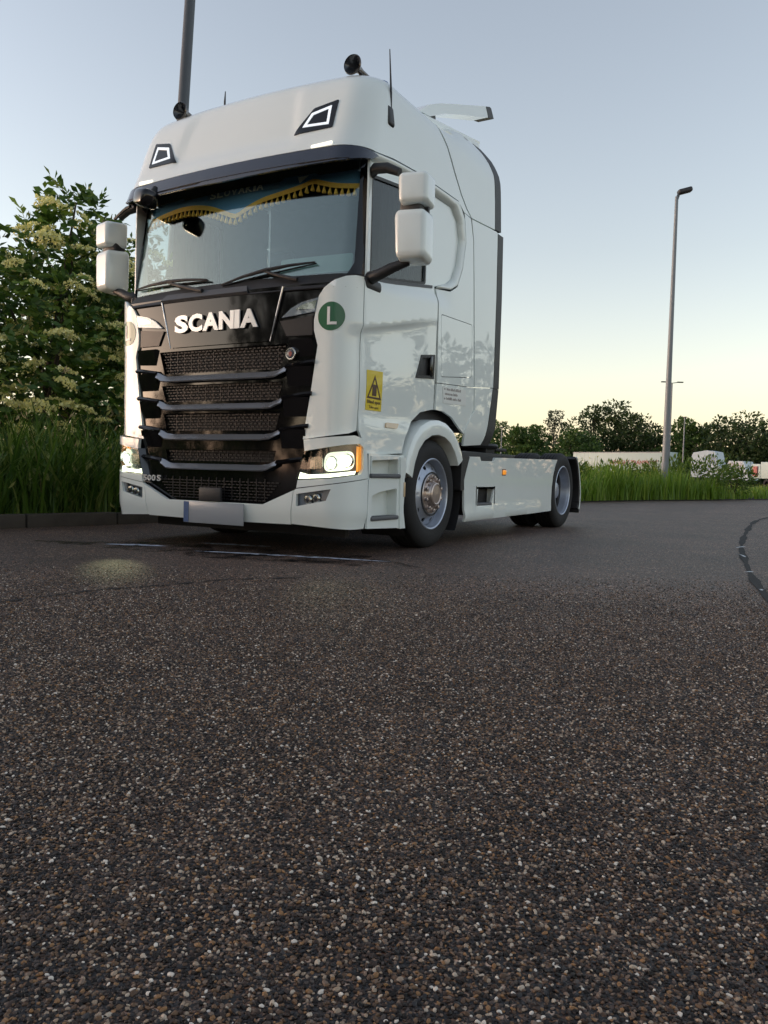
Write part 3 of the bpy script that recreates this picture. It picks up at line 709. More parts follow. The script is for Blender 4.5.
# recess around the side window
REC = [(.30,3.022),(.62,3.066),(.99,3.096),(1.80,3.106),(1.935,2.99),(1.985,2.80),(1.93,2.55),(1.83,2.37),(1.70,2.30),(1.46,2.272)]
RIN = [(.345,2.955),(.62,2.985),(.99,3.010),(1.70,3.015),(1.83,2.93),(1.895,2.78),(1.85,2.57),(1.765,2.44),(1.66,2.375),(1.46,2.300)]
XR = 1.170
RIN = [tuple(Vector(a).lerp(Vector(b),.62)) for a, b in zip(REC,RIN)]
sp_poly = [(1.462,2.265),(1.475,1.452),(2.27,1.492),(2.235,1.95),(2.19,2.5),(2.155,2.85),(2.085,3.035),(1.945,3.045),(2.0,2.80),(1.94,2.54),(1.835,2.355),(1.70,2.285)]
def shoulder(y, z): return 1.22-.032*sm(0,.09,z-2.15)*sm(1.78,1.48,y)*(1 if z < 2.6 else 0)
sp = panel('side_panel', sp_poly, side0 := (lambda y, z: (shoulder(y,z),y,z)), 'white_paint', T, step=.06, thick=.02,
     holes=[rounded([(1.515,2.055),(2.195,2.075),(2.215,1.575),(1.545,1.508)][::1], .03)])
lk = panel('locker_hatch', rounded([(1.521,2.049),(2.189,2.069),(2.209,1.581),(1.551,1.514)], .027), side0, 'white_paint', T, step=.06, thick=.015)
ls = panel('lower_side_panel', [(1.462,1.215),(1.470,1.445),(2.272,1.486),(2.285,1.28),(2.07,1.035),(1.96,1.085),(1.80,1.17),(1.62,1.21)], side0, 'white_paint', T, step=.05, thick=.02)
lb = panel('company_label', [(1.585,1.432),(1.60,1.285),(2.10,1.30),(2.085,1.448)], lambda y, z: (1.2235,y,z), 'sticker_label', ls, step=.1, thick=.002)
for i, words in enumerate(([.02,0,.075,.085,.07,.04],[0,.10,.05,.09],[.02,0,.12,.09,.08])):   # three lines of print too small to read
    yy = 1.615; parts = []; rr_ = random.Random(i)
    for wd in words:
        k = 0
        while k < wd:
            hh = rr_.choice((.016,.018,.024)); parts.append(boxm((1.2238,yy+k+.005,1.402-.042*i+hh/2+(yy+k-1.6)*.03), (.001,rr_.uniform(.006,.010),hh))); k += .0135
        yy += wd+.014
    mk('label_print', *join(parts), 'print_grey', lb, flat=True)['kind'] = 'stuff'
V, F = [], []
RO1, RI1 = resample(REC,.06,False)+[REC[-1]], resample(RIN,.06,False)+[RIN[-1]]
def arc_pts(P, n):
    L = [Vector(p) for p in P]; tot = sum((L[i+1]-L[i]).length for i in range(len(L)-1)); return [along(L, tot*k/n)[0] for k in range(n+1)]
A_, B_ = [], []
for i in range(len(REC)-1):
    for k in range(4):
        t = k/4; A_.append(Vector(REC[i]).lerp(Vector(REC[i+1]),t)); B_.append(Vector(RIN[i]).lerp(Vector(RIN[i+1]),t))
A_.append(Vector(REC[-1])); B_.append(Vector(RIN[-1]))
for a, b in zip(A_, B_): V += [(shoulder(a.x,a.y)-.001 if a.y < 3.03 else 1.222, a.x, a.y), (XR+.034*sm(1.72,1.46,b.x)*(1 if b.y < 2.6 else 0), b.x, b.y)]
for i in range(len(A_)-1): F.append((2*i,2*i+1,2*i+3,2*i+2))
F = [tuple(reversed(f)) for f in F]
bv = mk('recess_bevel', V, F, 'white_paint', T, ang=12)
bsol = bv.modifiers.new('s', 'SOLIDIFY'); bsol.thickness = .012; bsol.offset = -1
WIN = [(.372,2.13),(1.27,2.275),(1.27,2.93),(.80,2.93),(.372,2.875)]
fr_ = panel('window_frame', [(.262,2.06),(.275,2.99)]+[(a+(.012 if a > 1.75 else 0),b+(.008 if b > 2.9 else -.006)) for a, b in RIN[1:]]+[(1.45,2.24),(.7,2.12)], lambda y, z: (XR+.003+.034*sm(.34,.262,y),y,z), 'white_paint', T, step=.06, thick=.015, holes=[rounded(WIN,.03)])
panel('side_window', rounded(WIN,.03), lambda y, z: (XR-.008,y,z), 'side_glass', T, step=.1, thick=.005)
sl = panel('window_seal', rounded([(.362,2.12),(1.285,2.265),(1.285,2.94),(.80,2.945),(.362,2.888)],.03), lambda y, z: (XR+.0065,y,z), 'black_plastic', fr_, step=.05, thick=.008, holes=[rounded([(.378,2.138),(1.262,2.282),(1.262,2.922),(.80,2.922),(.378,2.866)],.03)])
panel('belt_strip', [(.25,2.075),(.36,2.085),(1.38,2.250),(1.38,2.275),(.36,2.115),(.25,2.098)], lambda y, z: (1.195,y,z), 'grey_plastic', T, step=.06, thick=.02)
sides = [dr, sp, lk, ls, bv, fr_]
SIDE_PARTS = [dr, sp, lk, ls, bv, fr_] + [o for o in T.children if o.name.split('.')[0] in ('side_window','belt_strip')]

# ---- side deflectors behind the cab
def defl(y, z):
    wr = float(np.interp(z, _GZ, _GW)) if z > 3.03 else 1.22
    b = sm(1.35,2.05,y)+0; x2 = 1.222+.018*sm(2.0,2.8,y)-.10*max(0,(z-3.5)/.3)**2
    x = wr+(x2-wr)*(b if z > 3.03 else 1)
    return (x-.03*sm(1.05,.92,z), y, z)
ud = panel('upper_side_deflector', [(1.435,3.65),(1.58,3.51),(1.715,3.34),(1.865,3.19),(1.99,3.10),(2.10,3.045),(2.63,3.080),(2.61,3.35),(2.575,3.59),(2.52,3.69),(2.44,3.765),(2.29,3.812),(1.9,3.80),(1.6,3.76)], defl, 'white_paint', T, step=.05, thick=.02)
md = panel('side_deflector', [(2.105,3.035),(2.165,2.85),(2.20,2.5),(2.245,1.95),(2.283,1.495),(2.715,1.532),(2.72,2.43),(2.705,3.06),(2.68,3.070)], defl, 'white_paint', T, step=.06, thick=.02)
bd_ = panel('lower_side_deflector', [(2.284,1.488),(2.295,1.28),(2.08,1.068),(2.13,.925),(2.51,.950),(2.61,1.15),(2.705,1.525)], defl, 'white_paint', T, step=.06, thick=.02)
for nm, P in (('edge_trim', [(2.637,3.083),(2.617,3.35),(2.58,3.592),(2.525,3.694),(2.445,3.77),(2.30,3.817),(2.50,3.830),(2.66,3.76),(2.725,3.62),(2.76,3.35),(2.785,3.09)]),
              ('edge_trim', [(2.722,1.53),(2.727,2.43),(2.712,3.06),(2.848,3.06),(2.865,2.43),(2.86,1.53)]), ('edge_trim', [(2.516,.95),(2.616,1.148),(2.712,1.525),(2.855,1.525),(2.80,1.15),(2.69,.95)])):
    SIDE_PARTS.append(panel(nm, P, off(defl,0,.002), 'black_plastic', T, step=.07, thick=.04))
SIDE_PARTS += [ud, md, bd_]
# roof deflector and the raised spoiler wing
def rd(a, y):
    zt = 3.80+.165*(y-1.40); x = a
    return (x, y, zt-.035*abs(a/1.02)**6)
panel('roof_deflector', [(-1.02,1.38),(1.02,1.38),(1.05,2.62),(-1.05,2.62)], rd, 'white_paint', T, step=.08, thick=.03)
for s in (1, -1):
    P = [(1.42,3.50),(2.62,3.55),(2.62,3.962),(1.42,3.765)]
    panel('deflector_cheek', P if s > 0 else P[::-1], lambda y, z: (s*1.045,y,z), 'white_paint', T, step=.1, thick=.02)
def wing(P, x0, x1):
    n = len(P); V = [(x0,y,z) for y,z in P]+[(x1,y,z) for y,z in P]; F = [tuple(reversed(range(n))), tuple(range(n,2*n))]
    for i in range(n): F.append((i,(i+1)%n,n+(i+1)%n,n+i))
    return V, F
WP = [(1.42,3.80),(1.58,3.915),(1.81,4.020),(2.10,4.130),(2.35,4.222),(2.81,4.392),(2.86,4.408),(2.93,4.325),(2.87,4.302),(2.25,4.090),(1.92,3.970),(1.62,3.83)]
for s in (1,-1):
  wg = mk('roof_spoiler', *wing(WP,s*.92-.08,s*.92+.08), 'white_paint', T, ang=25)
  mk('spoiler_tip', *wing([(2.862,4.409),(2.955,4.442),(2.995,4.44),(3.07,4.365),(3.05,4.355),(2.934,4.326)],s*.92-.083,s*.92+.083), 'black_plastic', wg, ang=25)
  mk('spoiler_strut', *boxm((s*.90,1.78,3.90), (.06,.20,.09), .01), 'black_plastic', wg)

# ---- steps and front wheel arch
FW, RW_, WR = Vector((0,1.47,0)), Vector((0,5.23,0)), .478
def stp(y, z): return (1.235-.004*sm(.5,.9,y), y, z)
s1p = panel('step_panel', [(.312,.226),(.90,.205),(.885,.30),(.905,.47),(.90,.62),(.885,.80),(.36,.775),(.36,.615),(.325,.60)], stp, 'white_paint', T, step=.05, thick=.02,
    holes=[rounded([(.375,.30),(.775,.30),(.775,.53),(.50,.505),(.375,.475)],.02), rounded([(.365,.625),(.79,.625),(.79,.765),(.365,.745)],.015)])
for z0, z1, y0, y1 in ((.285,.54,.37,.78),(.615,.775,.355,.80)):
    hw = .10
    parts = [boxm((1.235-hw-.01,(y0+y1)/2,(z0+z1)/2),(.02,y1-y0+.06,z1-z0+.06))]
    for yy in (y0-.012, y1+.012): parts.append(boxm((1.225-hw/2,yy,(z0+z1)/2),(hw,.02,z1-z0+.04)))
    parts.append(boxm((1.225-hw/2,(y0+y1)/2,z1+.012),(hw,y1-y0,.02)))
    mk('step_well', *join(parts), 'white_paint', s1p)
    mk('step_tread', *boxm((1.20,(y0+y1)/2,z0+.012),(.10,y1-y0+.02,.034),.012), 'grey_plastic', s1p)
SIDE_PARTS.append(s1p)
# arch: a swept lip round the wheel
arch = [(.905,.205),(.895,.33),(.89,.52),(.905,.66),(.955,.80),(1.04,.93),(1.16,1.025),(1.32,1.085),(1.48,1.10),(1.64,1.08),(1.78,1.025),(1.89,.94),(1.965,.85),(2.00,.79)]
inn = [(.835,.205),(.845,.33),(.86,.50),(.89,.64),(.95,.76),(1.04,.87),(1.16,.955),(1.32,1.005),(1.48,1.02),(1.62,1.00),(1.745,.95),(1.84,.88),(1.905,.81),(1.945,.76)]
A2 = [along([Vector(p) for p in arch], t)[0] for t in np.linspace(.45,2.38,46)]; ctr = Vector((1.455,.45))
V, F = [], []
for p in A2:
    d = (p-ctr); n_ = d.normalized(); wd = .108
    for o_, x in ((-wd,1.05),(-wd,1.240),(-wd+.006,1.250),(-.03,1.254),(.005,1.249),(.024,1.236),(.032,1.20),(.032,1.05)):
        q = p+n_*o_; V.append((x,q.x,q.y))
nn = 8
for i in range(len(A2)-1):
    for k in range(nn-1): F.append((i*nn+k, i*nn+k+1, (i+1)*nn+k+1, (i+1)*nn+k))
F.append(tuple(range(nn))); F.append(tuple(reversed(range((len(A2)-1)*nn, len(A2)*nn))))
fa = mk('front_wheel_arch', V, [tuple(reversed(f)) for f in F], 'white_paint', T)
SIDE_PARTS.append(fa)
panel_low = panel('arch_front', [(.815,.203),(.905,.203),(.872,.33),(.858,.47),(.872,.60),(.905,.70),(.88,.78),(.80,.78)], lambda y, z: (1.246,y,z), 'white_paint', T, step=.05, thick=.03)
SIDE_PARTS.append(panel_low)
SIDE_PARTS.append(mk('arch_marker', *boxm((1.250,.868,.52),(.008,.022,.12),.003), 'amber_dim', T))
# liner and flap
V, F = [], []
for k in range(33):
    t = rad(-35+250*k/32); 
    for x in (.80,1.215): V.append((x, 1.455+.60*math.cos(t), .455+.57*math.sin(t)))
for k in range(32): F.append((2*k,2*k+1,2*k+3,2*k+2))
SIDE_PARTS.append(mk('wheel_liner', V, F, 'chassis_black', T))
fp = panel('arch_flap', rounded([(1.975,.50),(2.06,.505),(2.20,.60),(2.27,.69),(2.255,.79),(2.15,.825),(1.985,.83)],.02), lambda y, z: (1.248,y,z), 'black_plastic', T, step=.05, thick=.20)
SIDE_PARTS.append(fp)

# ---- side skirts
def skirt(y, z): return (1.25+.016*sm(.325+.02*(y-2.2)*.5,.295+.02*(y-2.2)*.5,z)*(1-sm(4.15,4.45,y))-.02*sm(.24,.20,z), y, z)
sk = panel('side_skirt', [(2.075,.205),(4.68,.232),(4.665,.36),(4.675,.52),(4.72,.68),(4.79,.79),(4.86,.862),(2.80,.832),(2.77,.795),(2.44,.79),(2.41,.83),(2.17,.825),(2.10,.70),(2.05,.60)], skirt, 'white_paint', T, step=.06, thick=.02,
    holes=[[(2.39,.515),(2.80,.515),(2.735,.358),(2.37,.350)]])
mk('step_well', *join([boxm((1.14,2.58,.44),(.02,.5,.22)), boxm((1.195,2.82,.44),(.11,.02,.2)), boxm((1.195,2.35,.44),(.11,.02,.2)), boxm((1.195,2.58,.525),(.11,.46,.02))]), 'white_paint', sk)
mk('step_tread', *boxm((1.20,2.56,.362),(.11,.38,.03),.01), 'grey_plastic', sk)
am = mk('side_light', *boxm((1.255,3.06,.685),(.02,.085,.05),.008), 'amber', sk)
mk('lamp_base', *boxm((1.247,3.06,.685),(.01,.11,.07),.004), 'black_plastic', sk)
SIDE_PARTS.append(sk)
# rear mudguard behind the last wheel
V, F = [], []
for k in range(17):
    dg = 46-72*k/16; t = rad(dg); c_, s_ = math.cos(t), math.sin(t); R_ = .60+.07*sm(20,-26,dg)
    for (x, r_) in ((.70,R_-.015),(1.235,R_-.015),(1.25,R_),(1.25,R_+.02),(1.22,R_+.035),(.70,R_+.035)): V.append((x, 5.25+r_*c_, .50+r_*s_*.93))
for k in range(16):
    for j in range(5): F.append((k*6+j,(k+1)*6+j,(k+1)*6+j+1,k*6+j+1))
F += [tuple(reversed(range(6))), tuple(range(96,102))]
mg = mk('rear_mudguard', V, F, 'black_plastic', T); SIDE_PARTS.append(mg)
mk('mudguard_edge', *tube([(1.246,V[k*6+3][1],V[k*6+3][2]) for k in range(17)], .013, 8), 'white_paint', mg)
SIDE_PARTS.append(panel('mudguard_liner', [(5.42,.87),(5.50,.84),(5.70,.66),(5.79,.45),(5.80,.24),(5.40,.20),(5.40,.5)], lambda y, z: (1.10,y,z), 'chassis_black', T, step=.1, thick=.2))
SIDE_PARTS.append(mk('mud_flap', *boxm((1.0,5.88,.25),(.5,.03,.16),.005), 'rubber', T))

# ---- wheels
def tyre(c, x_out, wdt, r=WR):
    pr = [(x_out-.045,.292),(x_out-.012,.312),(x_out-.004,.345),(x_out,.385),(x_out-.006,.425),(x_out-.018,.452),(x_out-.035,.468),(x_out-.05,r)]
    n = 5
    for i in range(n):      # tread ribs and grooves
        a = x_out-.05-(wdt-.10)*(i/n); b = x_out-.05-(wdt-.10)*((i+1)/n); pr += [(a-.004,r),(b+.010,r),(b+.009,r-.013),(b+.003,r-.013)]
    pr += [(x_out-wdt+.05,r),(x_out-wdt+.02,.455),(x_out-wdt,.385),(x_out-wdt+.012,.312),(x_out-wdt+.045,.292)]
    return lathe(pr, 64, c)
def sector(mapf, nrep, outer, hole):
    base = panelm(outer, mapf, holes=[hole], step=.035, thick=.012); parts = []
    for k in range(nrep): parts.append(xf(base, Matrix.Rotation(2*PI*k/nrep, 4, 'X')))
    return join(parts)
def wheel_front(s=1):
    wl = mk('front_wheel', *tyre((0,0,0),1.215,.31), 'rubber', None, ang=40); wl.parent = T; wl.location = (0,FW.y,WR-.003)
    rm = mk('rim', *lathe([(1.172,.290),(1.192,.300),(1.200,.312),(1.195,.318),(1.204,.316),(1.209,.308),(1.203,.298),(1.165,.284),(1.10,.276)], 64), 'rim_steel', wl)
    # disc that rises to the hub, with ten oval hand holes
    prof = [(.276,1.125),(.25,1.140),(.215,1.158),(.19,1.178),(.172,1.188)]
    rr = [p[0] for p in prof][::-1]; xx = [p[1] for p in prof][::-1]
    def mp(a, r): t = a; x = float(np.interp(r, rr, xx)); return (x, r*math.cos(t), r*math.sin(t))
    h = 2*PI/10/2; hole = [(.062*1.9*math.cos(q*PI/8)*.85, .236+.021*math.sin(q*PI/8)) for q in range(16)]
    outer = [(-h,.172),(0,.172),(h,.172),(h,.22),(h,.276),(0,.276),(-h,.276),(-h,.22)]
    mk('wheel_disc', *sector(mp, 10, outer, hole), 'rim_steel', wl)
    mk('brake_drum', *lathe([(1.05,.27),(1.05,.0001)], 32), 'chassis_black', wl)
    hb = mk('hub', *lathe([(1.165,.178),(1.196,.176),(1.203,.170),(1.203,.118),(1.215,.110),(1.232,.104),(1.236,.098)], 48), 'hub_metal', wl)
    mk('hub_cap', *lathe([(1.225,.105),(1.246,.098),(1.252,.088),(1.247,.080),(1.250,.03),(1.252,.0001)], 40), 'hub_cap', hb)
    for k in range(10):
        t = 2*PI*(k+.5)/10; c = (0,.144*math.cos(t),.144*math.sin(t))
        mk('wheel_nut', *lathe([(1.200,.024),(1.208,.024),(1.210,.017),(1.232,.016),(1.235,.010),(1.235,.0001)], 6, c), 'hub_cap', hb, ang=20)
    mk('wheel_collar', *lathe([(1.19,.190),(1.2,.196),(1.2,.182),(1.196,.178)], 48), 'chassis_black', wl)
    return wl
fw = wheel_front(); SIDE_PARTS.append(fw)
def wheel_rear():
    wl = mk('rear_wheel', *tyre((0,0,0),1.225,.295), 'rubber', None, ang=40); wl.parent = T; wl.location = (0,RW_.y,WR-.003)
    mk('rim', *lathe([(1.185,.290),(1.203,.300),(1.212,.312),(1.206,.318),(1.216,.316),(1.220,.308),(1.213,.298),(1.16,.286),(1.08,.280),(1.04,.262),(1.03,.235),(1.035,.17),(1.03,.15)], 64), 'rim_steel', wl)
    hb = mk('hub', *lathe([(1.02,.175),(1.055,.165),(1.06,.12),(1.13,.10),(1.14,.085),(1.14,.0001)], 40), 'rim_steel', wl)
    for k in range(10):
        t = 2*PI*k/10; mk('wheel_nut', *lathe([(1.03,.02),(1.065,.016),(1.068,.0001)], 6, (0,.143*math.cos(t),.143*math.sin(t))), 'hub_metal', hb, ang=20)
    mk('inner_tyre', *tyre((0,0,0),.885,.295), 'rubber', wl, ang=40)
    return wl
rw = wheel_rear(); SIDE_PARTS.append(rw)

# ---- mirrors
def shell(c, s, taper, m='white_paint'):
    """rounded mirror housing, bulged towards the front"""
    bm = bmesh.new(); bmesh.ops.create_cube(bm, size=2)
    for v in bm.verts:
        if v.co.y < 0: v.co.x *= .86; v.co.z *= .90
    bmesh.ops.bevel(bm, geom=bm.edges[:], offset=.30, segments=5, profile=.5, affect='EDGES')
    V = []
    for v in bm.verts:
        p = v.co
        sx = 1-taper*(-p.z*.5+.5)**2*(.5-.5*p.x); V.append(Vector((p.x*s[0]*sx, p.y*s[1]*(1-.25*p.z*p.z*0), p.z*s[2])))
    bm.verts.index_update(); F = [[v.index for v in f.verts] for f in bm.faces]; bm.free()
    R = Matrix.Translation(c) @ Matrix.Rotation(rad(14),4,'Z')
    return [R @ v for v in V], F
mr = mk('mirror_unit', *join([tube([(1.17,.36,2.885),(1.24,.30,2.895),(1.34,.30,2.885),(1.44,.31,2.84)],[.035,.04,.038,.03],12)]), 'black_plastic', T)
mk('upper_mirror_housing', *shell((1.572,.32,2.690),(.126,.105,.118),.10), 'white_paint', mr, ang=60)
mk('lower_mirror_housing', *shell((1.557,.32,2.365),(.134,.11,.190),.16), 'white_paint', mr, ang=60)
mk('mirror_stem', *join([boxm((1.55,.33,2.575),(.17,.12,.09),.02), boxm((1.56,.37,2.52),(.20,.03,.50),.01)]), 'black_plastic', mr)
mk('mirror_bracket', *join([tube([(1.18,.33,2.10),(1.22,.30,2.10),(1.30,.28,2.11),(1.40,.30,2.155),(1.52,.33,2.195)],[.045,.05,.042,.038,.03],12), boxm((1.20,.35,2.055),(.06,.24,.09),.03)]), 'black_plastic', mr)
SIDE_PARTS.append(mr)
for o in list(SIDE_PARTS):
    c_ = mirror(o, T)
    if o is mr: c_.location.z = .055
# thin rod from visor corner to the far-side mirror
mk('mirror_rod', *tube([(-1.20,.20,2.93),(-1.30,.22,2.915),(-1.46,.26,2.87)], .014, 8), 'black_plastic', T)

# ---- horns, aerials, beacon
for s in (1, -1):
    x = s*.90
    hb = mk('air_horn', *lathe([(.30,.072),(.312,.078),(.325,.072),(.35,.050),(.39,.032),(.45,.021),(.56,.017),(.80,.015),(.95,.014)], 32, (x,.17,3.80), 'y'), 'horn_metal', T)
    mk('horn_throat', *lathe([(.313,.074),(.34,.05),(.38,.028),(.40,.0001)], 28, (x,.17,3.80), 'y'), 'lamp_dark', hb)
    mk('horn_driver', *lathe([(.93,.0001),(.93,.03),(.99,.032),(1.0,.0001)], 20, (x,.17,3.80), 'y'), 'black_plastic', hb)
    for y_ in (.62,1.0): mk('horn_bracket', *boxm((x,y_,3.76),(.03,.05,.10),.006), 'black_plastic', hb)
an = mk('aerial_base', *xf(boxm((0,0,0),(.05,.10,.16),.024,None,3), Matrix.Translation((1.200,.55,3.375)) @ Matrix.Rotation(rad(-8),4,'Y')), 'black_plastic', T)
mk('aerial_whip', *tube([(1.205,.56,3.38),(1.20,.57,3.56),(1.17,.585,3.90)], [.012,.009,.004], 8), 'black_plastic', an)
an = mk('aerial_base', *lathe([(3.70,.025),(3.80,.015),(3.81,.0001)], 14, (-.62,.75,0), 'z'), 'black_plastic', T)
mk('aerial_whip', *tube([(-.62,.75,3.78),(-.62,.75,3.93),(-.615,.75,4.02)], [.011,.009,.004], 8), 'black_plastic', an)
bc = mk('roof_beacon', *lathe([(3.74,.06),(3.865,.06),(3.875,.055)], 20, (.84,1.02,0), 'z'), 'amber_dim', T)
mk('beacon_cap', *lathe([(3.872,.064),(3.896,.064),(3.900,.0001)], 20, (.84,1.02,0), 'z'), 'beacon_blue', bc)

# ---- chassis under and behind the cab
cs = mk('chassis_frame', *join([boxm((s*.38,3.3,.80),(.08,5.4,.26),.01) for s in (1,-1)]+[boxm((0,y,.80),(.74,.12,.2),.01) for y in (2.6,3.6,4.4,5.9)]), 'chassis_black', T)
mk('deck_plate', *join([boxm((0,3.05,.945),(1.0,.9,.02),.005)]+[boxm((0,2.7+.16*k,.962),(.96,.05,.012)) for k in range(5)]), 'chassis_black', cs)
mk('fifth_wheel', *join([xf(lathe([(0,.0001),(0,.45),(-.03,.47),(-.06,.45),(-.06,.0001)],40,(0,0,0),'z'), Matrix.Translation((0,4.75,1.05)) @ Matrix.Scale(1,4)), boxm((0,4.75,.96),(.8,.3,.12),.02), boxm((.25,5.25,.99),(.2,.4,.04),.01), boxm((-.25,5.25,.99),(.2,.4,.04),.01)]), 'chassis_black', cs)
mk('front_axle', *cyl((-1.0,FW.y,.46),(1.0,FW.y,.46),.07), 'chassis_black', cs)
mk('rear_axle', *join([cyl((-1.0,RW_.y,.475),(1.0,RW_.y,.475),.09), lathe([(-.2,.0001),(-.2,.16),(0,.24),(.2,.16),(.2,.0001)],28,(0,RW_.y,.475))]), 'chassis_black', cs)
for s in (1,-1): mk('fuel_tank', *boxm((s*.86,3.35,.50),(.62,2.1,.50),.08,None,3), 'chassis_black', cs)
mk('rear_crossbar', *join([boxm((0,6.0,.66),(2.3,.10,.12),.01), boxm((1.0,6.06,.66),(.3,.04,.12),.01), boxm((-1.0,6.06,.66),(.3,.04,.12),.01)]), 'chassis_black', cs)
mk('engine_light_block', *boxm((0,1.2,.75),(1.3,1.7,.7),.05), 'chassis_black', cs)  # unseen engine box, added to block light under the cab
mk('cab_underside_shade', *join([boxm((0,1.2,1.16),(2.26,1.9,.10)), boxm((0,.22,.65),(1.9,.10,.7)), boxm((0,.40,.26),(2.0,.05,.24)), boxm((0,.30,.55),(2.2,.06,.5)), boxm((1.02,.55,.55),(.12,.5,.55)), boxm((-1.02,.55,.55),(.12,.5,.55))]), 'chassis_black', cs)  # cab underside plus an added low black sheet, standing in for shade under the bumper
# ---- cab inside
ci = mk('cab_lining', *join([boxm((0,2.17,2.3),(2.36,.04,2.5)), boxm((0,1.25,1.45),(2.22,1.95,.06)), boxm((0,1.35,3.42),(2.0,1.55,.04)), boxm((1.10,1.25,1.78),(.04,1.9,.58)), boxm((-1.10,1.25,1.78),(.04,1.9,.58)),
    boxm((1.125,1.66,2.75),(.03,.70,1.3)), boxm((-1.125,1.66,2.75),(.03,.70,1.3)), boxm((1.14,1.2,3.2),(.03,1.7,.36)), boxm((-1.14,1.2,3.2),(.03,1.7,.36)), boxm((0,.42,3.26),(2.1,.03,.40))]), 'interior_grey', T)
mk('dashboard', *join([boxm((0,.50,1.93),(2.2,.42,.26),.05,None,3), boxm((.62,.66,2.08),(.62,.22,.14),.05,None,3), boxm((0,.62,1.75),(2.1,.3,.3),.05)]), 'dark_inner', ci)
mk('steering_wheel', *xf(lathe([(.02*math.cos(q*PI/4),.215+.02*math.sin(q*PI/4)) for q in range(8)],36,(0,0,0),'z',True), Matrix.Translation((.62,.86,2.12)) @ Matrix.Rotation(rad(-38),4,'X')), 'black_plastic', ci)
for s in (1,-1):
    mk('seat', *join([boxm((s*.62,1.25,1.82),(.52,.52,.18),.06,None,3), xf(boxm((0,0,.36),(.50,.14,.74),.06,None,3), Matrix.Translation((s*.62,1.52,1.88)) @ Matrix.Rotation(rad(-8),4,'X')), boxm((s*.62,1.64,2.72),(.28,.10,.2),.04,None,3)]), 'seat_fabric', ci)
for s in (1,-1):      # curtains drawn back behind the door windows
    V, F = [], []
    for k in range(41):
        y = .62+.62*k/40; V += [(s*(1.095+.02*math.sin(k*1.25)),y,2.02),(s*(1.095+.02*math.sin(k*1.25)),y,3.0)]
    for k in range(40): F.append((2*k,2*k+2,2*k+3,2*k+1))
    mk('curtain', V, F, 'dark_inner', ci)
# valance with gold fringe, and the banner across the top of the windscreen
bot = [(-1.14,2.80),(-.95,2.825),(-.70,2.845),(-.50,2.835),(-.30,2.795),(-.14,2.735),(-.007,2.69),(.10,2.735),(.25,2.785),(.45,2.82),(.60,2.85),(.69,2.88),(.76,2.862),(.9,2.825),(1.12,2.80)]
bot = [tuple(p) for p in catmull(bot, .03)]
va = panel('windscreen_valance', bot+[(1.12,2.99),(-1.14,2.99)], off(wsm,.045), 'valance_blue', None, step=.07, thick=.004)
tag(va, 'blue fabric valance with gold tassel fringe across the top of the windscreen', 'valance')
panel('fringe_band', [(u,z-.018) for u,z in bot]+[(u,z+.020) for u,z in reversed(bot)], off(wsm,.040), 'tassel_gold', va, step=.03, thick=.006)
parts = []; L = [Vector(p) for p in bot]; tot = sum((L[i+1]-L[i]).length for i in range(len(L)-1)); s_ = .02
while s_ < tot:
    p, d = along(L, s_); x, y, z = wsm(p.x,p.y-.02,.038)
    parts.append(lathe([(z,.004),(z-.02,.010),(z-.05,.019),(z-.056,.012),(z-.056,.0001)], 6, (x,y,0), 'z')); s_ += .052
mk('tassel_row', *join(parts), 'tassel_gold', va)['kind'] = 'stuff'
bn = panel('name_banner', [(-.34,2.862),(.40,2.862),(.40,2.925),(-.34,2.925)], off(wsm,.030), 'banner_blue', None, step=.08, thick=.002)
tag(bn, 'narrow blue banner lettered SLOVAKIA behind the top of the windscreen', 'banner')
x = -.30
for ch in 'SLOVAKIA':
    wd = .022 if ch == 'I' else .066
    vf = fit_text(ch, (x,0,2.866), (1,0,0), (0,.16,1), wd, .056, .02, .002); mk('letter', [Vector((v.x, v.y+wsm(v.x,2.866,.027)[1], v.z)) for v in vf[0]], vf[1], 'banner_white', bn, flat=True); x += wd+.010
tr = mk('pennant_mark', [wsm(a,z,.032) for a,z in ((.56,2.925),(.66,2.93),(.585,2.875))], [(0,2,1)], 'banner_white', va, flat=True)
nb = panel('name_board', rounded([(.50,2.135),(1.10,2.15),(1.10,2.285),(.50,2.27)],.02), off(wsm,.035), 'board_green', None, step=.06, thick=.012)
tag(nb, 'blurred dark green name board standing low behind the right of the windscreen', 'name board')
# headlight beams falling on the road (the lamps are lit in the photograph)
for s, tgt, en in ((-1,(.27,-1.26,0),3.2), (1,(2.05,-1.25,0),1.0)):
    sdn = bpy.data.lights.new('headlight_beam', 'SPOT'); so = bpy.data.objects.new('headlight_beam', sdn); link(so)
    sdn.energy = en; sdn.color = (1,.98,.55); sdn.spot_size = rad(17 if s < 0 else 28); sdn.spot_blend = 1.0; sdn.shadow_soft_size = .02
    so.location = (s*1.02,-.10,.70); d = Vector(tgt)-so.location; so.rotation_euler = d.to_track_quat('-Z','Y').to_euler(); so.parent = T

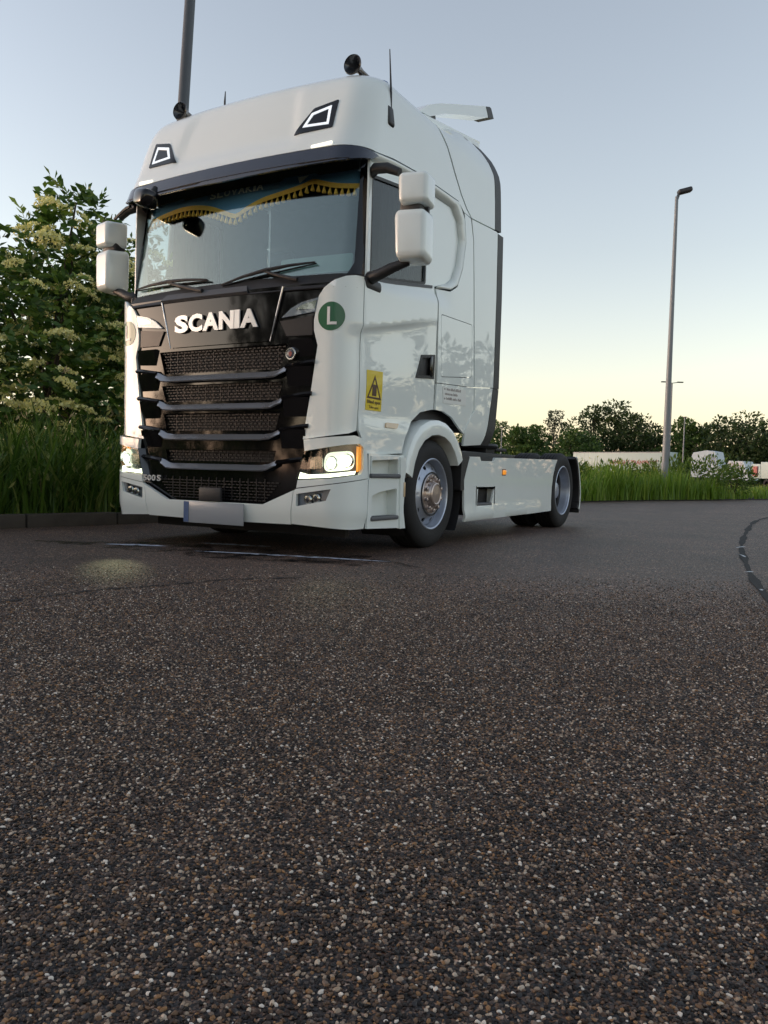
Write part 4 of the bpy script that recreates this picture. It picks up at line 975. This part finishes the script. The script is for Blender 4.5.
# ================================================================== vegetation
def leafmesh(name, V, F, rnd, m, parent=None, smooth=False):
    me = bpy.data.meshes.new(name); nv = len(V); V = np.asarray(V, dtype=np.float32); F = np.asarray(F, dtype=np.int32); k = F.shape[1]
    me.vertices.add(nv); me.vertices.foreach_set('co', V.ravel()); me.loops.add(F.size); me.loops.foreach_set('vertex_index', F.ravel())
    me.polygons.add(len(F)); me.polygons.foreach_set('loop_start', np.arange(0,F.size,k,dtype=np.int32)); me.polygons.foreach_set('loop_total', np.full(len(F),k,dtype=np.int32))
    at = me.attributes.new('rnd','FLOAT','POINT'); at.data.foreach_set('value', np.asarray(rnd,dtype=np.float32))
    me.materials.append(MATS[m]); me.update(calc_edges=True); me.validate()
    o = bpy.data.objects.new(name, me); return link(o, parent)
rng = np.random.default_rng(11)
def unit(n):
    v = rng.normal(size=(n,3)); return v/np.linalg.norm(v,axis=1,keepdims=True)
def leaves(P, D, size, asp=.45, fold=.25):
    """a folded four-corner leaf at each point P, pointing along D"""
    n = len(P); D = D/np.linalg.norm(D,axis=1,keepdims=True); R = unit(n); S = np.cross(D,R); S /= np.linalg.norm(S,axis=1,keepdims=True)+1e-9; N = np.cross(S,D)
    L = (size if np.ndim(size) else np.full(n,size))[:,None]
    A = P; B = P+D*L*.5+S*L*asp*.5+N*L*fold*.3; C = P+D*L; E_ = P+D*L*.5-S*L*asp*.5+N*L*fold*.3
    V = np.stack([A,B,C,E_],1).reshape(-1,3); i = np.arange(n)*4
    return V, np.stack([i,i+1,i+2,i+3],1)
def sprigs(P, D, size, nl):
    """compound leaves: nl leaflets in pairs along a drooping stalk"""
    n = len(P); D = D/np.linalg.norm(D,axis=1,keepdims=True); up = unit(n)*.5+np.array([0,0,1.]); S = np.cross(D,up); S /= np.linalg.norm(S,axis=1,keepdims=True)+1e-9
    PP, DD, SS = [], [], []
    for k in range(nl):
        t = (k//2)/(nl/2); sd = 1 if k % 2 else -1
        if k == nl-1: dirv = D*1.0; t = 1.; 
        else: dirv = D*.55+S*sd*.85
        drop = np.array([0,0,-1.])*(.25*t*t)
        PP.append(P+(D+drop)*size[:,None]*t*.9); DD.append(dirv+drop*1.2+rng.normal(size=(n,3))*.12); SS.append(size*.55*(1-.15*t))
    return np.concatenate(PP), np.concatenate(DD), np.concatenate(SS)
def blob_points(blobs, n, shell=.55):
    """points near the surface of a union of ellipsoids, thinned where another blob covers them"""
    vol = np.array([b[3]*b[4]+b[4]*b[5]+b[3]*b[5] for b in blobs]); cnt = np.maximum(1,(n*vol/vol.sum()).astype(int)); P, D, B = [], [], []
    for q, (b, c) in enumerate(zip(blobs,cnt)):
        u = unit(c); r = shell+(1.06-shell)*rng.random(c)**.6; lump = 1+.13*np.sin(u[:,0]*5+q)+.10*np.sin(u[:,1]*7+2*q)+.10*np.sin(u[:,2]*6+q*3)
        P.append(np.array(b[:3])+u*(r*lump)[:,None]*np.array(b[3:6])); D.append(u*.8+rng.normal(size=(c,3))*.35+np.array([0,0,-.12])); B.append(np.full(c,q))
    return np.concatenate(P), np.concatenate(D), np.concatenate(B)

# ---- elder bush on the verge
EB = [(-5.15,2.55,2.1,1.35,1.35,1.7),(-5.05,2.75,3.35,.75,.75,.75),(-5.0,2.72,4.0,.42,.42,.5),(-5.9,1.3,1.7,1.35,1.3,1.25),(-5.5,1.75,2.9,.8,.75,.6),(-5.35,4.3,2.0,1.5,1.5,1.75),(-4.5,3.4,2.9,.9,.8,.75),(-4.3,1.9,1.5,.8,.9,.9),(-4.7,3.6,1.5,.9,1.2,1.1),(-6.4,.2,1.6,1.2,1.2,1.3),(-6.2,1.4,2.75,.6,.5,.45),(-7.0,4.0,2.0,1.6,1.6,1.7),(-5.4,6.2,1.8,1.4,1.5,1.5)]
eb = empty('elder_bush', (-5.1,2.6,.05)); off_e = np.array([-5.1,2.6,.05])
tag(eb, 'big elder bush full of flat cream flower heads on the verge left of the truck', 'bush')
P, D, B = blob_points(EB, 5200, .5); P -= off_e
sz = rng.uniform(.16,.27,len(P)); PP, DD, SS = sprigs(P, D, sz, 7)
V, F = leaves(PP, DD, SS*1.15, .48)
rn = np.clip(np.tile(rng.random(len(P)),7)*.75+rng.random(len(PP))*.3,0,1); leafmesh('foliage', V, F, np.repeat(rn,4), 'elder_leaf', eb)
parts = []
for k in range(9):
    a = random.uniform(0,6.28); b = EB[k]; e = Vector((b[0],b[1],b[2]+b[5]*.5))-Vector(off_e); r0 = Vector((random.uniform(-.4,.4),random.uniform(-.4,.4),0))
    parts.append(tube([r0, r0.lerp(e,.4)+Vector((random.uniform(-.15,.15),random.uniform(-.15,.15),.2)), e], [.05,.035,.012], 7))
mk('stem', *join(parts), 'bark', eb)
fmesh = []
for v_ in range(4):
    n = 150; rr_ = np.sqrt(rng.random(n)); th = rng.random(n)*6.283; cl = 1+.15*np.sin(th*5+v_)
    X = np.stack([rr_*np.cos(th)*cl, rr_*np.sin(th)*cl, .28*(1-rr_**2)+rng.normal(size=n)*.05],1)
    V, F = leaves(X, unit(n)*.9+np.array([0,0,.4]), rng.uniform(.16,.30,n), .9, .4)
    n2 = 8; th = np.arange(n2)*6.283/n2   # stalk rays
    o = leafmesh('flower_head', V, F, np.repeat(rng.random(n),4), 'elder_flower', eb); fmesh.append(o.data); bpy.data.objects.remove(o)
camv = np.array(CAM_POS)
FP, FD, FB = blob_points(EB[:12], 1500, .97)
tc = camv-FP; tc /= np.linalg.norm(tc,axis=1,keepdims=True); un_ = FD/np.linalg.norm(FD,axis=1,keepdims=True)
ok = ((un_*tc).sum(1) > .05) | (un_[:,2] > .75); FP, FD = FP[ok], FD[ok]; pm = rng.permutation(len(FP)); FP, FD = FP[pm], FD[pm]; kept = []
for p, d in zip(FP, FD):
    if p[2] < .95 or p[2] > 4.25: continue
    if any(np.linalg.norm(p-q) < .235 for q in kept): continue
    kept.append(p)
    if len(kept) > 270: break
for i, p in enumerate(kept):
    o = bpy.data.objects.new('flower_head', fmesh[i % 4]); link(o, eb); s_ = random.uniform(.09,.20)
    o.scale = (s_*random.uniform(.85,1.2), s_*random.uniform(.85,1.2), s_); q = p-off_e; dv = np.array(CAM_POS)-p; dv /= np.linalg.norm(dv); o.location = tuple(q+dv*.06)
    o.rotation_euler = (random.uniform(-.45,.45)+.25*dv[1]*-1, random.uniform(-.45,.45)+.35*dv[0], random.uniform(0,6.28))

# ---- grass
def grass(name, pts, h, m, label, lean=.35, w=.009, base_z=.03, seeds=0., clump=.28):
    n = len(pts); pts = np.asarray(pts); a = rng.random(n)*6.283; H = h*(.40+.65*rng.random(n))*(1+clump*(np.sin(pts[:,0]*1.9+1)*np.sin(pts[:,1]*1.3)+.6*np.sin(pts[:,0]*4.1)*np.sin(pts[:,1]*3.3+2))); ln = lean*(.3+rng.random(n))
    d = np.stack([np.cos(a),np.sin(a),np.zeros(n)],1); s = np.stack([-np.sin(a),np.cos(a),np.zeros(n)],1); W = (w*(.6+.8*rng.random(n)))[:,None]
    B0 = np.concatenate([pts,np.full((n,1),base_z)],1); lev = []
    for t, wf in ((0,1),(.4,.9),(.75,.6),(1.,.08)):
        c = B0+np.array([0,0,1.])*(H*t*(1-.25*ln*t))[:,None]+d*(H*ln*t*t)[:,None]; lev += [c-s*W*wf, c+s*W*wf]
    V = np.stack(lev,1).reshape(-1,3); i = np.arange(n)*8; F = np.concatenate([np.stack([i+2*k,i+2*k+1,i+2*k+3,i+2*k+2],1) for k in range(3)]); rn = np.repeat(rng.random(n)*.8,8)
    if seeds:
        k = rng.random(n) < seeds; m_ = int(k.sum()); T_ = (B0+np.array([0,0,1.])*(H*(1-.25*ln))[:,None]+d*(H*ln)[:,None])[k]
        V2, F2 = leaves(np.repeat(T_,3,0)-np.array([0,0,.02]), np.array([0,0,1.])+np.repeat(d[k]*.7,3,0)+rng.normal(size=(m_*3,3))*.15, rng.uniform(.06,.11,m_*3), .22, .3)
        F2 = F2+len(V); V = np.concatenate([V,V2]); F = np.concatenate([F,F2]); rn = np.concatenate([rn, np.full(len(V2),.98)])
    o = leafmesh(name, V, F, rn, m); o['kind'] = 'stuff'; o['label'] = label; o['category'] = 'grass'
    return o
def along_kerb(s0, s1, d0, d1, n, pw=1.):
    out = []
    ss = np.sort(rng.uniform(s0,s1,n)); dd = d0+(d1-d0)*rng.random(n)**pw
    cum = [0]
    for i in range(len(kl)-1): cum.append(cum[-1]+(kl[i+1]-kl[i]).length)
    K = np.array([(p.x,p.y) for p in kl]); X = np.interp(ss,cum,K[:,0]); Y = np.interp(ss,cum,K[:,1]); e = .05
    X2 = np.interp(ss+e,cum,K[:,0]); Y2 = np.interp(ss+e,cum,K[:,1]); tx, ty = (X2-X)/e, (Y2-Y)/e
    return np.stack([X-ty*dd, Y+tx*dd],1)
g1 = along_kerb(3,17.5,.14,2.6,15000,1.2); hh = 1.0
g1 = g1[(np.sin(g1[:,0]*3.1)+np.sin(g1[:,1]*2.3)+rng.random(len(g1))*3.4) > .3]
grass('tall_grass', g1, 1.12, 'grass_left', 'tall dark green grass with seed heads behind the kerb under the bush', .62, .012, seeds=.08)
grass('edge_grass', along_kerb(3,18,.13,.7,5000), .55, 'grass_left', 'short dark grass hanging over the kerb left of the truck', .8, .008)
# broad-leaved weeds and dry stalks among the grass
wp_ = along_kerb(3,17.5,.15,2.4,2600,1.1); wz = rng.random(len(wp_))*.75+.12; cl_ = rng.integers(0,260,len(wp_)); cc = along_kerb(3,17.5,.15,2.2,260,1.0)
wp_ = cc[cl_]+rng.normal(size=(len(wp_),2))*.10
V, F = leaves(np.concatenate([wp_,wz[:,None]],1), unit(len(wp_))+np.array([0,0,.3]), rng.uniform(.07,.17,len(wp_)), .55); o = leafmesh('weeds', V, F, np.repeat(rng.random(len(wp_)),4), 'grass_left'); tag(o, 'broad-leaved weeds mixed into the tall grass behind the kerb', 'weeds', kind='stuff')
grass('dry_grass', along_kerb(3,17.5,.2,2.4,420), 1.35, 'dry_stalk', 'dry straw-coloured stalks sticking out of the tall grass', .5, .006, seeds=.9)
# right verge: tall and bright, lower towards the far right
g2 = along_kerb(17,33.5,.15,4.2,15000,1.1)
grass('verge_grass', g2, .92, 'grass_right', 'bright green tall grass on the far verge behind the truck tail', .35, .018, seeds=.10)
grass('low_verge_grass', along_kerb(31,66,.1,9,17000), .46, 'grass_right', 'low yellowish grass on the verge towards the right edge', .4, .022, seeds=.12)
# leafy shrubs standing in the right verge, one by one
def shrub(p, rx, rz, label, n=900, m='shrub_leaf', size=.16):
    o = empty('verge_shrub', (p[0],p[1],.08)); tag(o, label, 'shrub', 'shrubs on the far verge')
    bl = [(0,0,rz*.55,rx,rx,rz*.55),(rx*.5,-rx*.2,rz*.7,rx*.55,rx*.5,rz*.4),(-rx*.45,rx*.2,rz*.62,rx*.55,rx*.5,rz*.4)]
    P, D, B = blob_points(bl, n, .3); V, F = leaves(P, D+np.array([0,0,.5]), rng.uniform(.6,1.3,len(P))*size, .34); leafmesh('foliage', V, F, np.repeat(rng.random(len(P)),4), m, o)
    mk('stem', *join([tube([(0,0,0),(random.uniform(-.3,.3)*rx,random.uniform(-.3,.3)*rx,rz*.6)],[.03,.01],6) for _ in range(4)]), 'bark', o)
for p, rx, rz, lb_ in [((-2.6,18.3),.6,.85,'loose green shrub on the verge just behind the truck tail'),((-1.9,20.2),.8,.95,'green shrub on the verge left of the tall lamp post'),((-.9,22.6),.85,1.12,'bushy shrub at the foot of the tall lamp post'),((.25,23.6),1.0,1.25,'widest dark green shrub on the verge right of the tall lamp post'),((1.05,25.4),.7,1.0,'last green shrub on the verge towards the parked white truck')]:
    shrub(p, rx, rz, lb_)

# ---- trees
def tree(name, p, h, rx, label, m, n=2600, leaf=.55, base=.25, group=None, seed=0, cols=None, gaps=.55):
    r_ = random.Random(seed); o = empty(name, (p[0],p[1],0)); tag(o, label, 'tree', group)
    bl = []; k = cols or 11
    for i in range(k):
        t = base+(.97-base)*(i+.5)/k; wdt = rx*(math.sin(PI*min(1,max(.08,(t-base)/(1-base)))**.75)*.85+.2); a = i*2.4+r_.uniform(-.5,.5); q = wdt*r_.uniform(.25,.75)
        s_ = r_.uniform(.55,.9)*rx*.55*(1.15-.5*t); bl.append((q*math.cos(a),q*math.sin(a),h*t,s_*1.15,s_*1.15,s_*r_.uniform(.65,.95)))
    bl.append((0,0,h*.93,rx*.22,rx*.22,h*.07))
    P, D, B = blob_points(bl, n, gaps); V, F = leaves(P, D, rng.uniform(.6,1.4,len(P))*leaf, .6, .3); br = np.array([r_.uniform(-.18,.18) for _ in bl])
    leafmesh('crown', V, F, np.repeat(np.clip(rng.random(len(P))*.8+.1+br[B],0,1),4), m, o)
    parts = [tube([(0,0,0),(.1*r_.uniform(-1,1),.1*r_.uniform(-1,1),h*.35),(.25*r_.uniform(-1,1),.25*r_.uniform(-1,1),h*.85)],[h*.022,h*.015,h*.004],8)]
    for b in bl[:-1]: parts.append(tube([(0,0,max(h*.15,b[2]*.6)),(b[0]*.6,b[1]*.6,b[2]*.9),(b[0],b[1],b[2])],[h*.008,h*.005,h*.002],5))
    mk('trunk', *join(parts), 'bark', o)
    return o
def far(px, d):
    """ground point at distance d in the direction seen at a given column of the picture's horizon"""
    dr = _f+_r*((px-384)/FPX); dr.z = 0; dr.normalize(); return (CAM_POS.x+dr.x*d, CAM_POS.y+dr.y*d)
def hgt(py, px, d):
    hz = 471.2+.0261*(px-384); return (hz-py)/FPX*d*math.cos(math.atan((px-384)/FPX))+CAM_POS.z
FT = [(470,428,125,5,'tree_mid','green tree seen just past the rear edge of the cab'),(497,424,128,5.5,'tree_mid','green tree behind the thin distant mast'),(516,430,120,4,'tree_mid','low round green tree between the mast and the pale poplar'),
 (533,428,122,3.6,'tree_mid','small green tree left of the pale slender poplar'),(551,412,140,3.4,'tree_pale','slender pale grey-green poplar among the far trees'),(571,432,118,4.2,'tree_mid','low green tree in front of the left end of the trailer'),
 (590,408,128,6.0,'tree_dark','tall dark tree with an airy crown behind the trailer'),(612,406,128,5.5,'tree_dark','tallest dark tree in the middle of the far row'),(632,418,126,5.5,'tree_dark','dark tree just left of the tall lamp post'),(650,434,124,5,'tree_dark','lower dark tree right behind the lamp post'),
 (681,420,122,4.0,'tree_mid','upright green tree right of the tall lamp post'),(700,430,124,5.2,'tree_dark','rounded tree behind the parked white tractor unit'),(720,424,120,5.5,'tree_dark','broad dark tree over the parked white vehicles'),(743,421,118,6.5,'tree_dark','widest dark rounded tree at the right'),(764,428,118,5.5,'tree_dark','dark tree cut by the right edge of the picture'),(790,426,120,6.5,'tree_dark','dark tree beyond the right edge of the picture')]
for i, (px, py, d, rx, m_, lb_) in enumerate(FT):
    tree('far_tree', far(px,d), hgt(py,px,d), rx, lb_, m_, n=5200 if m_ != 'tree_pale' else 3000, leaf=.42 if m_ != 'tree_pale' else .34, base=.10, group='trees beyond the lorry park', seed=100+i, gaps=.45 if m_ != 'tree_pale' else .3)
# understorey hedge that closes the foot of the tree row
hp = np.array([far(px, 131+6*rng.random()) for px in rng.uniform(440,815,12000)]); hz_ = 4.2*rng.random(len(hp))**.8
V, F = leaves(np.concatenate([hp,hz_[:,None]],1), unit(len(hp))+np.array([0,0,.2]), rng.uniform(.3,.7,len(hp)), .6); hd = leafmesh('undergrowth', V, F, np.repeat(rng.random(len(hp))*.8,4), 'tree_dark'); tag(hd, 'dark undergrowth below the row of far trees', 'undergrowth', kind='stuff')
# the same belt of trees goes on to the right, outside the picture; the cab side mirrors it
side_lab = ['first','second','third','fourth','fifth','sixth','seventh','eighth','ninth','tenth']
for i in range(10):
    az = rad(2+6.2*i+random.uniform(-1,1)); d = random.uniform(52,66); tree('belt_tree', (CAM_POS.x+d*math.sin(az), CAM_POS.y+d*math.cos(az)), random.uniform(8.5,12.5), random.uniform(4.0,5.5), side_lab[i]+' tree of the belt right of the picture, counted from the road', 'tree_dark', 1500, .7, .06, 'tree belt right of the picture', 400+i)
# trees in front of the truck, across the car park, whose reflection stands in the black grille
for i, (x, y, h, rx) in enumerate([(-12.5,-19.5,9.5,3.4),(-9.0,-21,10,3.6),(-4.5,-23,9.5,3.6),(1.0,-25,9,3.5)]):
    tree('car_park_tree', (x,y), h, rx, ['tree across the car park in front of the truck, nearest the verge','second tree across the car park, only mirrored in the grille','third tree across the car park, only mirrored in the grille','last tree across the car park, behind the photographer'][i], 'tree_dark', 1800, .5, .12, 'trees across the car park', 300+i)
for i, (x, y, h, rx) in enumerate([(-30,-26,6,4),(-36,-31,5.5,4),(-30,-36,6.5,4.5),(-24,-33,6,4)]):
    tree('low_tree', (x,y), h, rx, ['low tree far across the car park, nearest of four','low tree far across the car park, leftmost of four','low tree far across the car park, farthest of four','low tree far across the car park, rightmost of four'][i], 'tree_dark', 1200, .6, .05, 'low trees far across the car park', 320+i)

# ================================================================== lamp posts
def post(name, p, h, r0, r1, m, label, head=None, lean=0.):
    o = empty(name, (p[0],p[1],0)); tag(o, label, 'lamp post')
    o.rotation_euler = (0, 0, 0)
    top = Vector((math.cos(YAW)*lean*h, -math.sin(YAW)*lean*h, h))
    mk('pole', *tube([(0,0,0)]+[top*t for t in (.12,.12001,.5,1)], [r0*1.12,r0*1.1,r0,(r0+r1)/2,r1], 20), m, o)
    mk('access_door', *boxm((0,-r0*1.02,.95),(r0*.9,.02,.42),.006), m, o)
    return o, top
o, top = post('lamp_post', far(663,27.0), 9.45, .106, .050, 'pole_grey', 'tall grey lamp post on the right verge with one small black head')
R_ = Vector((math.cos(YAW),-math.sin(YAW),0))
mk('lamp_arm', *tube([top+Vector((0,0,-.1)), top+R_*.06+Vector((0,0,.08)), top+R_*.16+Vector((0,0,.13))], [.05,.045,.04], 10), 'pole_dark', o)
mk('lamp_head', *xf(boxm((.19,0,0),(.44,.24,.15),.05,None,3), Matrix.Translation(top+R_*.06+Vector((0,0,.13))) @ Matrix.Rotation(-YAW*1,4,'Z') @ Matrix.Rotation(rad(-16),4,'Y')), 'lamp_head', o)
o, top = post('lamp_post', far(158,15.5), 12.0, .125, .085, 'pole_dark', 'dark lamp post rising behind the far side of the cab roof', lean=.052)
mk('lamp_head', *boxm(top+Vector((.25,-.1,.05)),(.6,.26,.14),.04,None,3), 'lamp_head', o)
def twin(px, py, d, span, label):
    p = far(px,d); h = hgt(py,px,d); o = empty('twin_lamp_post', (p[0],p[1],0)); tag(o, label, 'lamp post')
    mk('pole', *tube([(0,0,0),(0,0,h*.5),(0,0,h)],[.09,.07,.05],10), 'pole_grey', o)
    for s in (-1,1):
        mk('lamp_arm', *tube([Vector((0,0,h)), R_*s*span*.45+Vector((0,0,h+.06))],[.03,.03],8), 'pole_dark', o)
        mk('lamp_head', *xf(boxm((0,0,0),(span*.55,.22,.09),.03), Matrix.Translation(R_*s*span*.7+Vector((0,0,h+.09))) @ Matrix.Rotation(-YAW,4,'Z')), 'lamp_head', o)
twin(666.5,384,72,.95,'distant twin-headed lamp post in line with the tall lamp post')
def mast(px, py, d, label, r=.07):
    p = far(px,d); h = hgt(py,px,d); o = empty('thin_mast', (p[0],p[1],0)); tag(o, label, 'mast')
    mk('pole', *tube([(0,0,0),(0,0,h)],[r,r*.7],8), 'pole_grey', o); mk('mast_head', *boxm((0,0,h+.04),(.5,.2,.09),.02), 'lamp_head', o)
mast(499,428,88,'thin distant mast against the trees beside the cab rear')
mast(680.5,418,95,'thin distant mast in front of the upright tree right of the lamp post', .08)

# ================================================================== parked lorries beyond the verge
def oriented(o, p, ang): o.location = (p[0],p[1],0); o.rotation_euler = (0,0,ang)
a0, a1 = far(571,113.5), far(665,105.5); ang = math.atan2(a1[1]-a0[1], a1[0]-a0[0]); ln_ = math.hypot(a1[0]-a0[0],a1[1]-a0[1])
tl = empty('parked_trailer'); tag(tl, 'long white semi-trailer with red lettering parked beyond the grass verge', 'trailer'); oriented(tl, a0, ang)
TH = 3.95
mk('box_body', *boxm((ln_/2,1.25,1.25+(TH-1.25)/2),(ln_,2.5,TH-1.25),.05), 'trailer_white', tl)
mk('roof_rail', *join([boxm((ln_/2,-.02,TH-.06),(ln_,.05,.10)), boxm((ln_/2,-.02,1.30),(ln_,.05,.12))]), 'pole_grey', tl)
for k in range(1,int(ln_/.62)): mk('curtain_strap', *boxm((k*.62,-.012,1.25+(TH-1.4)/2),(.045,.012,TH-1.45)), 'trailer_white', tl)
for yy in (.35,2.15):
    for x in (2.2,3.5,4.8): mk('wheel', *lathe([(-.15,.25),(-.15,.45),(-.12,.5),(.12,.5),(.15,.45),(.15,.25)],24,(x,yy,.5),'y'), 'rubber', tl)
mk('underride_frame', *boxm((ln_/2,1.25,1.05),(ln_-.4,1.0,.25)), 'chassis_black', tl)
xs = ln_*.42
mk('lettering', *fit_text('HOOGHE TRANSPORT', (xs,-.045,2.35), (1,0,0), (0,0,1), ln_*.49, .52, .02, .01), 'trailer_red', tl, flat=True)
def lorry(px0, px1, d, htop, label):
    b0, b1 = far(px0,d), far(px1,d-1.5); an = math.atan2(b1[1]-b0[1], b1[0]-b0[0]); L_ = math.hypot(b1[0]-b0[0],b1[1]-b0[1]); o = empty('parked_lorry'); tag(o, label, 'lorry'); oriented(o, b0, an)
    return o, L_
lo, L_ = lorry(689,722,100,3.8,'white lorry cab seen side-on beyond the verge, partly behind a tree')
P = [(0,.9),(L_*.82,.9),(L_,1.15),(L_*.99,1.9),(L_*.80,2.3),(L_*.70,3.85),(L_*.45,4.0),(L_*.05,3.75),(0,3.3)]
def extr(P, y0, y1): n = len(P); V = [(x,y0,z) for x,z in P]+[(x,y1,z) for x,z in P]; return V, [tuple(range(n)),tuple(reversed(range(n,2*n)))]+[(i,n+i,n+(i+1)%n,(i+1)%n) for i in range(n)]
mk('cab', *extr(P,0,2.4), 'far_white', lo, flat=True)
mk('side_window', *extr([(L_*.52,2.45),(L_*.74,2.45),(L_*.68,3.6),(L_*.52,3.6)],-.03,.02), 'far_blue', lo, flat=True)
mk('vent', *extr([(L_*.36,2.9),(L_*.42,2.9),(L_*.42,3.15),(L_*.36,3.15)],-.03,.02), 'far_blue', lo, flat=True)
for x in (.50,.58): mk('handle', *extr([(L_*x,1.75),(L_*x+.14,1.75),(L_*x+.14,2.0),(L_*x,2.0)],-.03,.02), 'far_blue', lo, flat=True)
for x in (.22,.75): mk('wheel', *lathe([(-.15,.25),(-.15,.45),(-.12,.5),(.12,.5),(.15,.45),(.15,.25)],24,(L_*x,.2,.5),'y'), 'rubber', lo)
l2, L_ = lorry(719,747,97,2.6,'low white truck with a blue windscreen right of the lorry cab')
P = [(0,.7),(L_,.7),(L_,1.35),(L_*.9,1.75),(L_*.78,2.75),(L_*.25,2.8),(L_*.18,1.7),(0,1.5)]
mk('cab', *extr(P,0,2.1), 'far_white', l2, flat=True); mk('windscreen', *extr([(L_*.26,1.75),(L_*.80,1.75),(L_*.74,2.6),(L_*.30,2.6)],-.03,.02), 'far_blue', l2, flat=True)
mk('grille', *extr([(L_*.25,.8),(L_*.60,.8),(L_*.60,1.0),(L_*.25,1.0)],-.03,.02), 'chassis_black', l2, flat=True)
for x in (.2,.8): mk('wheel', *lathe([(-.15,.2),(-.15,.38),(-.12,.42),(.12,.42),(.15,.38),(.15,.2)],24,(L_*x,.15,.42),'y'), 'rubber', l2)
b3 = empty('parked_box_trailer'); p3, p4 = far(749,92), far(800,88); oriented(b3, p3, math.atan2(p4[1]-p3[1],p4[0]-p3[0])); L_ = math.hypot(p4[0]-p3[0],p4[1]-p3[1])
tag(b3, 'low pale box trailer with a reddish end at the right edge', 'trailer')
mk('box_body', *boxm((L_/2+.6,1.0,1.75),(L_-1.2,2.0,1.7),.04), 'trailer_white', b3); mk('end_wall', *boxm((.55,1.0,1.65),(1.1,1.9,1.5),.03), 'trailer_white', b3)
mk('end_panel', *boxm((.55,-.0,1.65),(.55,.20,1.0),.02), 'trailer_red', b3)
for x in (2.0,4.0): mk('wheel', *lathe([(-.15,.2),(-.15,.38),(-.12,.42),(.12,.42),(.15,.38),(.15,.2)],24,(x,.15,.42),'y'), 'rubber', b3)

# ================================================================== loose surface of the near road: real stones set in the bitumen
def road_stones():
    src = bpy.data.collections.new('stone_shapes')
    for v_ in range(8):
        r_ = random.Random(v_+50); bm = bmesh.new(); bmesh.ops.create_icosphere(bm, subdivisions=2, radius=1)
        pl = []
        for _ in range(11):
            n = Vector((r_.gauss(0,1),r_.gauss(0,1),r_.gauss(0,1))).normalized(); pl.append((n, r_.uniform(.52,.86)))
        for v in bm.verts:
            p = v.co.copy()
            for n, h in pl:
                d = p.dot(n)
                if d > h: p -= n*(d-h)*.92
            v.co = Vector((p.x*r_.uniform(.98,1.02), p.y, p.z))
        me = bpy.data.meshes.new('stone'); bm.to_mesh(me); bm.free()
        me.polygons.foreach_set('use_smooth',[True]*len(me.polygons)); me.set_sharp_from_angle(angle=rad(28)); me.materials.append(MATS['road_stone'])
        src.objects.link(bpy.data.objects.new('stone', me))
    sp_ = .0068; fx, fy = math.sin(YAW), math.cos(YAW); rx_, ry_ = math.cos(YAW), -math.sin(YAW)
    D = np.arange(.42, 5.4, sp_*.866); P = []
    for k, d in enumerate(D):
        hw = .52*d+.30; n = int(2*hw/sp_); q = np.linspace(-hw,hw,n)+(sp_/2 if k % 2 else 0); keep = rng.random(n) < (1 if d < 2.0 else max(0,1-(d-2.0)/3.4)**1.2)
        P.append(np.stack([np.full(n,d),q],1)[keep])
    P = np.concatenate(P); P += rng.normal(size=P.shape)*sp_*.24; n = len(P)
    X = CAM_POS.x+fx*P[:,0]+rx_*P[:,1]; Y = CAM_POS.y+fy*P[:,0]+ry_*P[:,1]
    rad_ = np.clip(rng.lognormal(np.log(.0035),.28,n),.0018,.0066); lev = np.sin(X*9+np.sin(Y*7))*np.sin(Y*8+1)*.5+rng.normal(size=n)*.6
    Z = .0012+lev*.0008-rad_*.15
    me = bpy.data.meshes.new('road_stones'); me.vertices.add(n); me.vertices.foreach_set('co', np.stack([X,Y,Z],1).astype(np.float32).ravel())
    for nm, val in (('tone',rng.random(n)**1.4),('size',rad_)): a = me.attributes.new(nm,'FLOAT','POINT'); a.data.foreach_set('value', val.astype(np.float32))
    a = me.attributes.new('turn','FLOAT_VECTOR','POINT'); a.data.foreach_set('vector', np.stack([rng.normal(size=n)*.35,rng.normal(size=n)*.35,rng.random(n)*6.28],1).astype(np.float32).ravel())
    o = link(bpy.data.objects.new('road_stones', me)); tag(o, 'brown and grey road stones set in the near asphalt', 'stones', kind='stuff')
    g = bpy.data.node_groups.new('stones','GeometryNodeTree'); g.interface.new_socket('Geometry',in_out='INPUT',socket_type='NodeSocketGeometry'); g.interface.new_socket('Geometry',in_out='OUTPUT',socket_type='NodeSocketGeometry')
    N = g.nodes.new; L = g.links.new; gi, go = N('NodeGroupInput'), N('NodeGroupOutput')
    ci = N('GeometryNodeCollectionInfo'); ci.inputs['Collection'].default_value = src; ci.inputs['Separate Children'].default_value = True; ci.inputs['Reset Children'].default_value = True
    ip = N('GeometryNodeInstanceOnPoints'); ip.inputs['Pick Instance'].default_value = True
    def attr(nm, ty): q = N('GeometryNodeInputNamedAttribute'); q.data_type = ty; q.inputs[0].default_value = nm; return q.outputs[0]
    sc = N('ShaderNodeVectorMath'); sc.operation = 'SCALE'; sc.inputs[0].default_value = (1.08,.80,.58); L(attr('size','FLOAT'), sc.inputs['Scale'])
    L(gi.outputs[0], ip.inputs['Points']); L(ci.outputs[0], ip.inputs['Instance']); L(attr('turn','FLOAT_VECTOR'), ip.inputs['Rotation']); L(sc.outputs[0], ip.inputs['Scale']); L(ip.outputs[0], go.inputs[0])
    md_ = o.modifiers.new('stones','NODES'); md_.node_group = g
    return n
print('stones', road_stones())
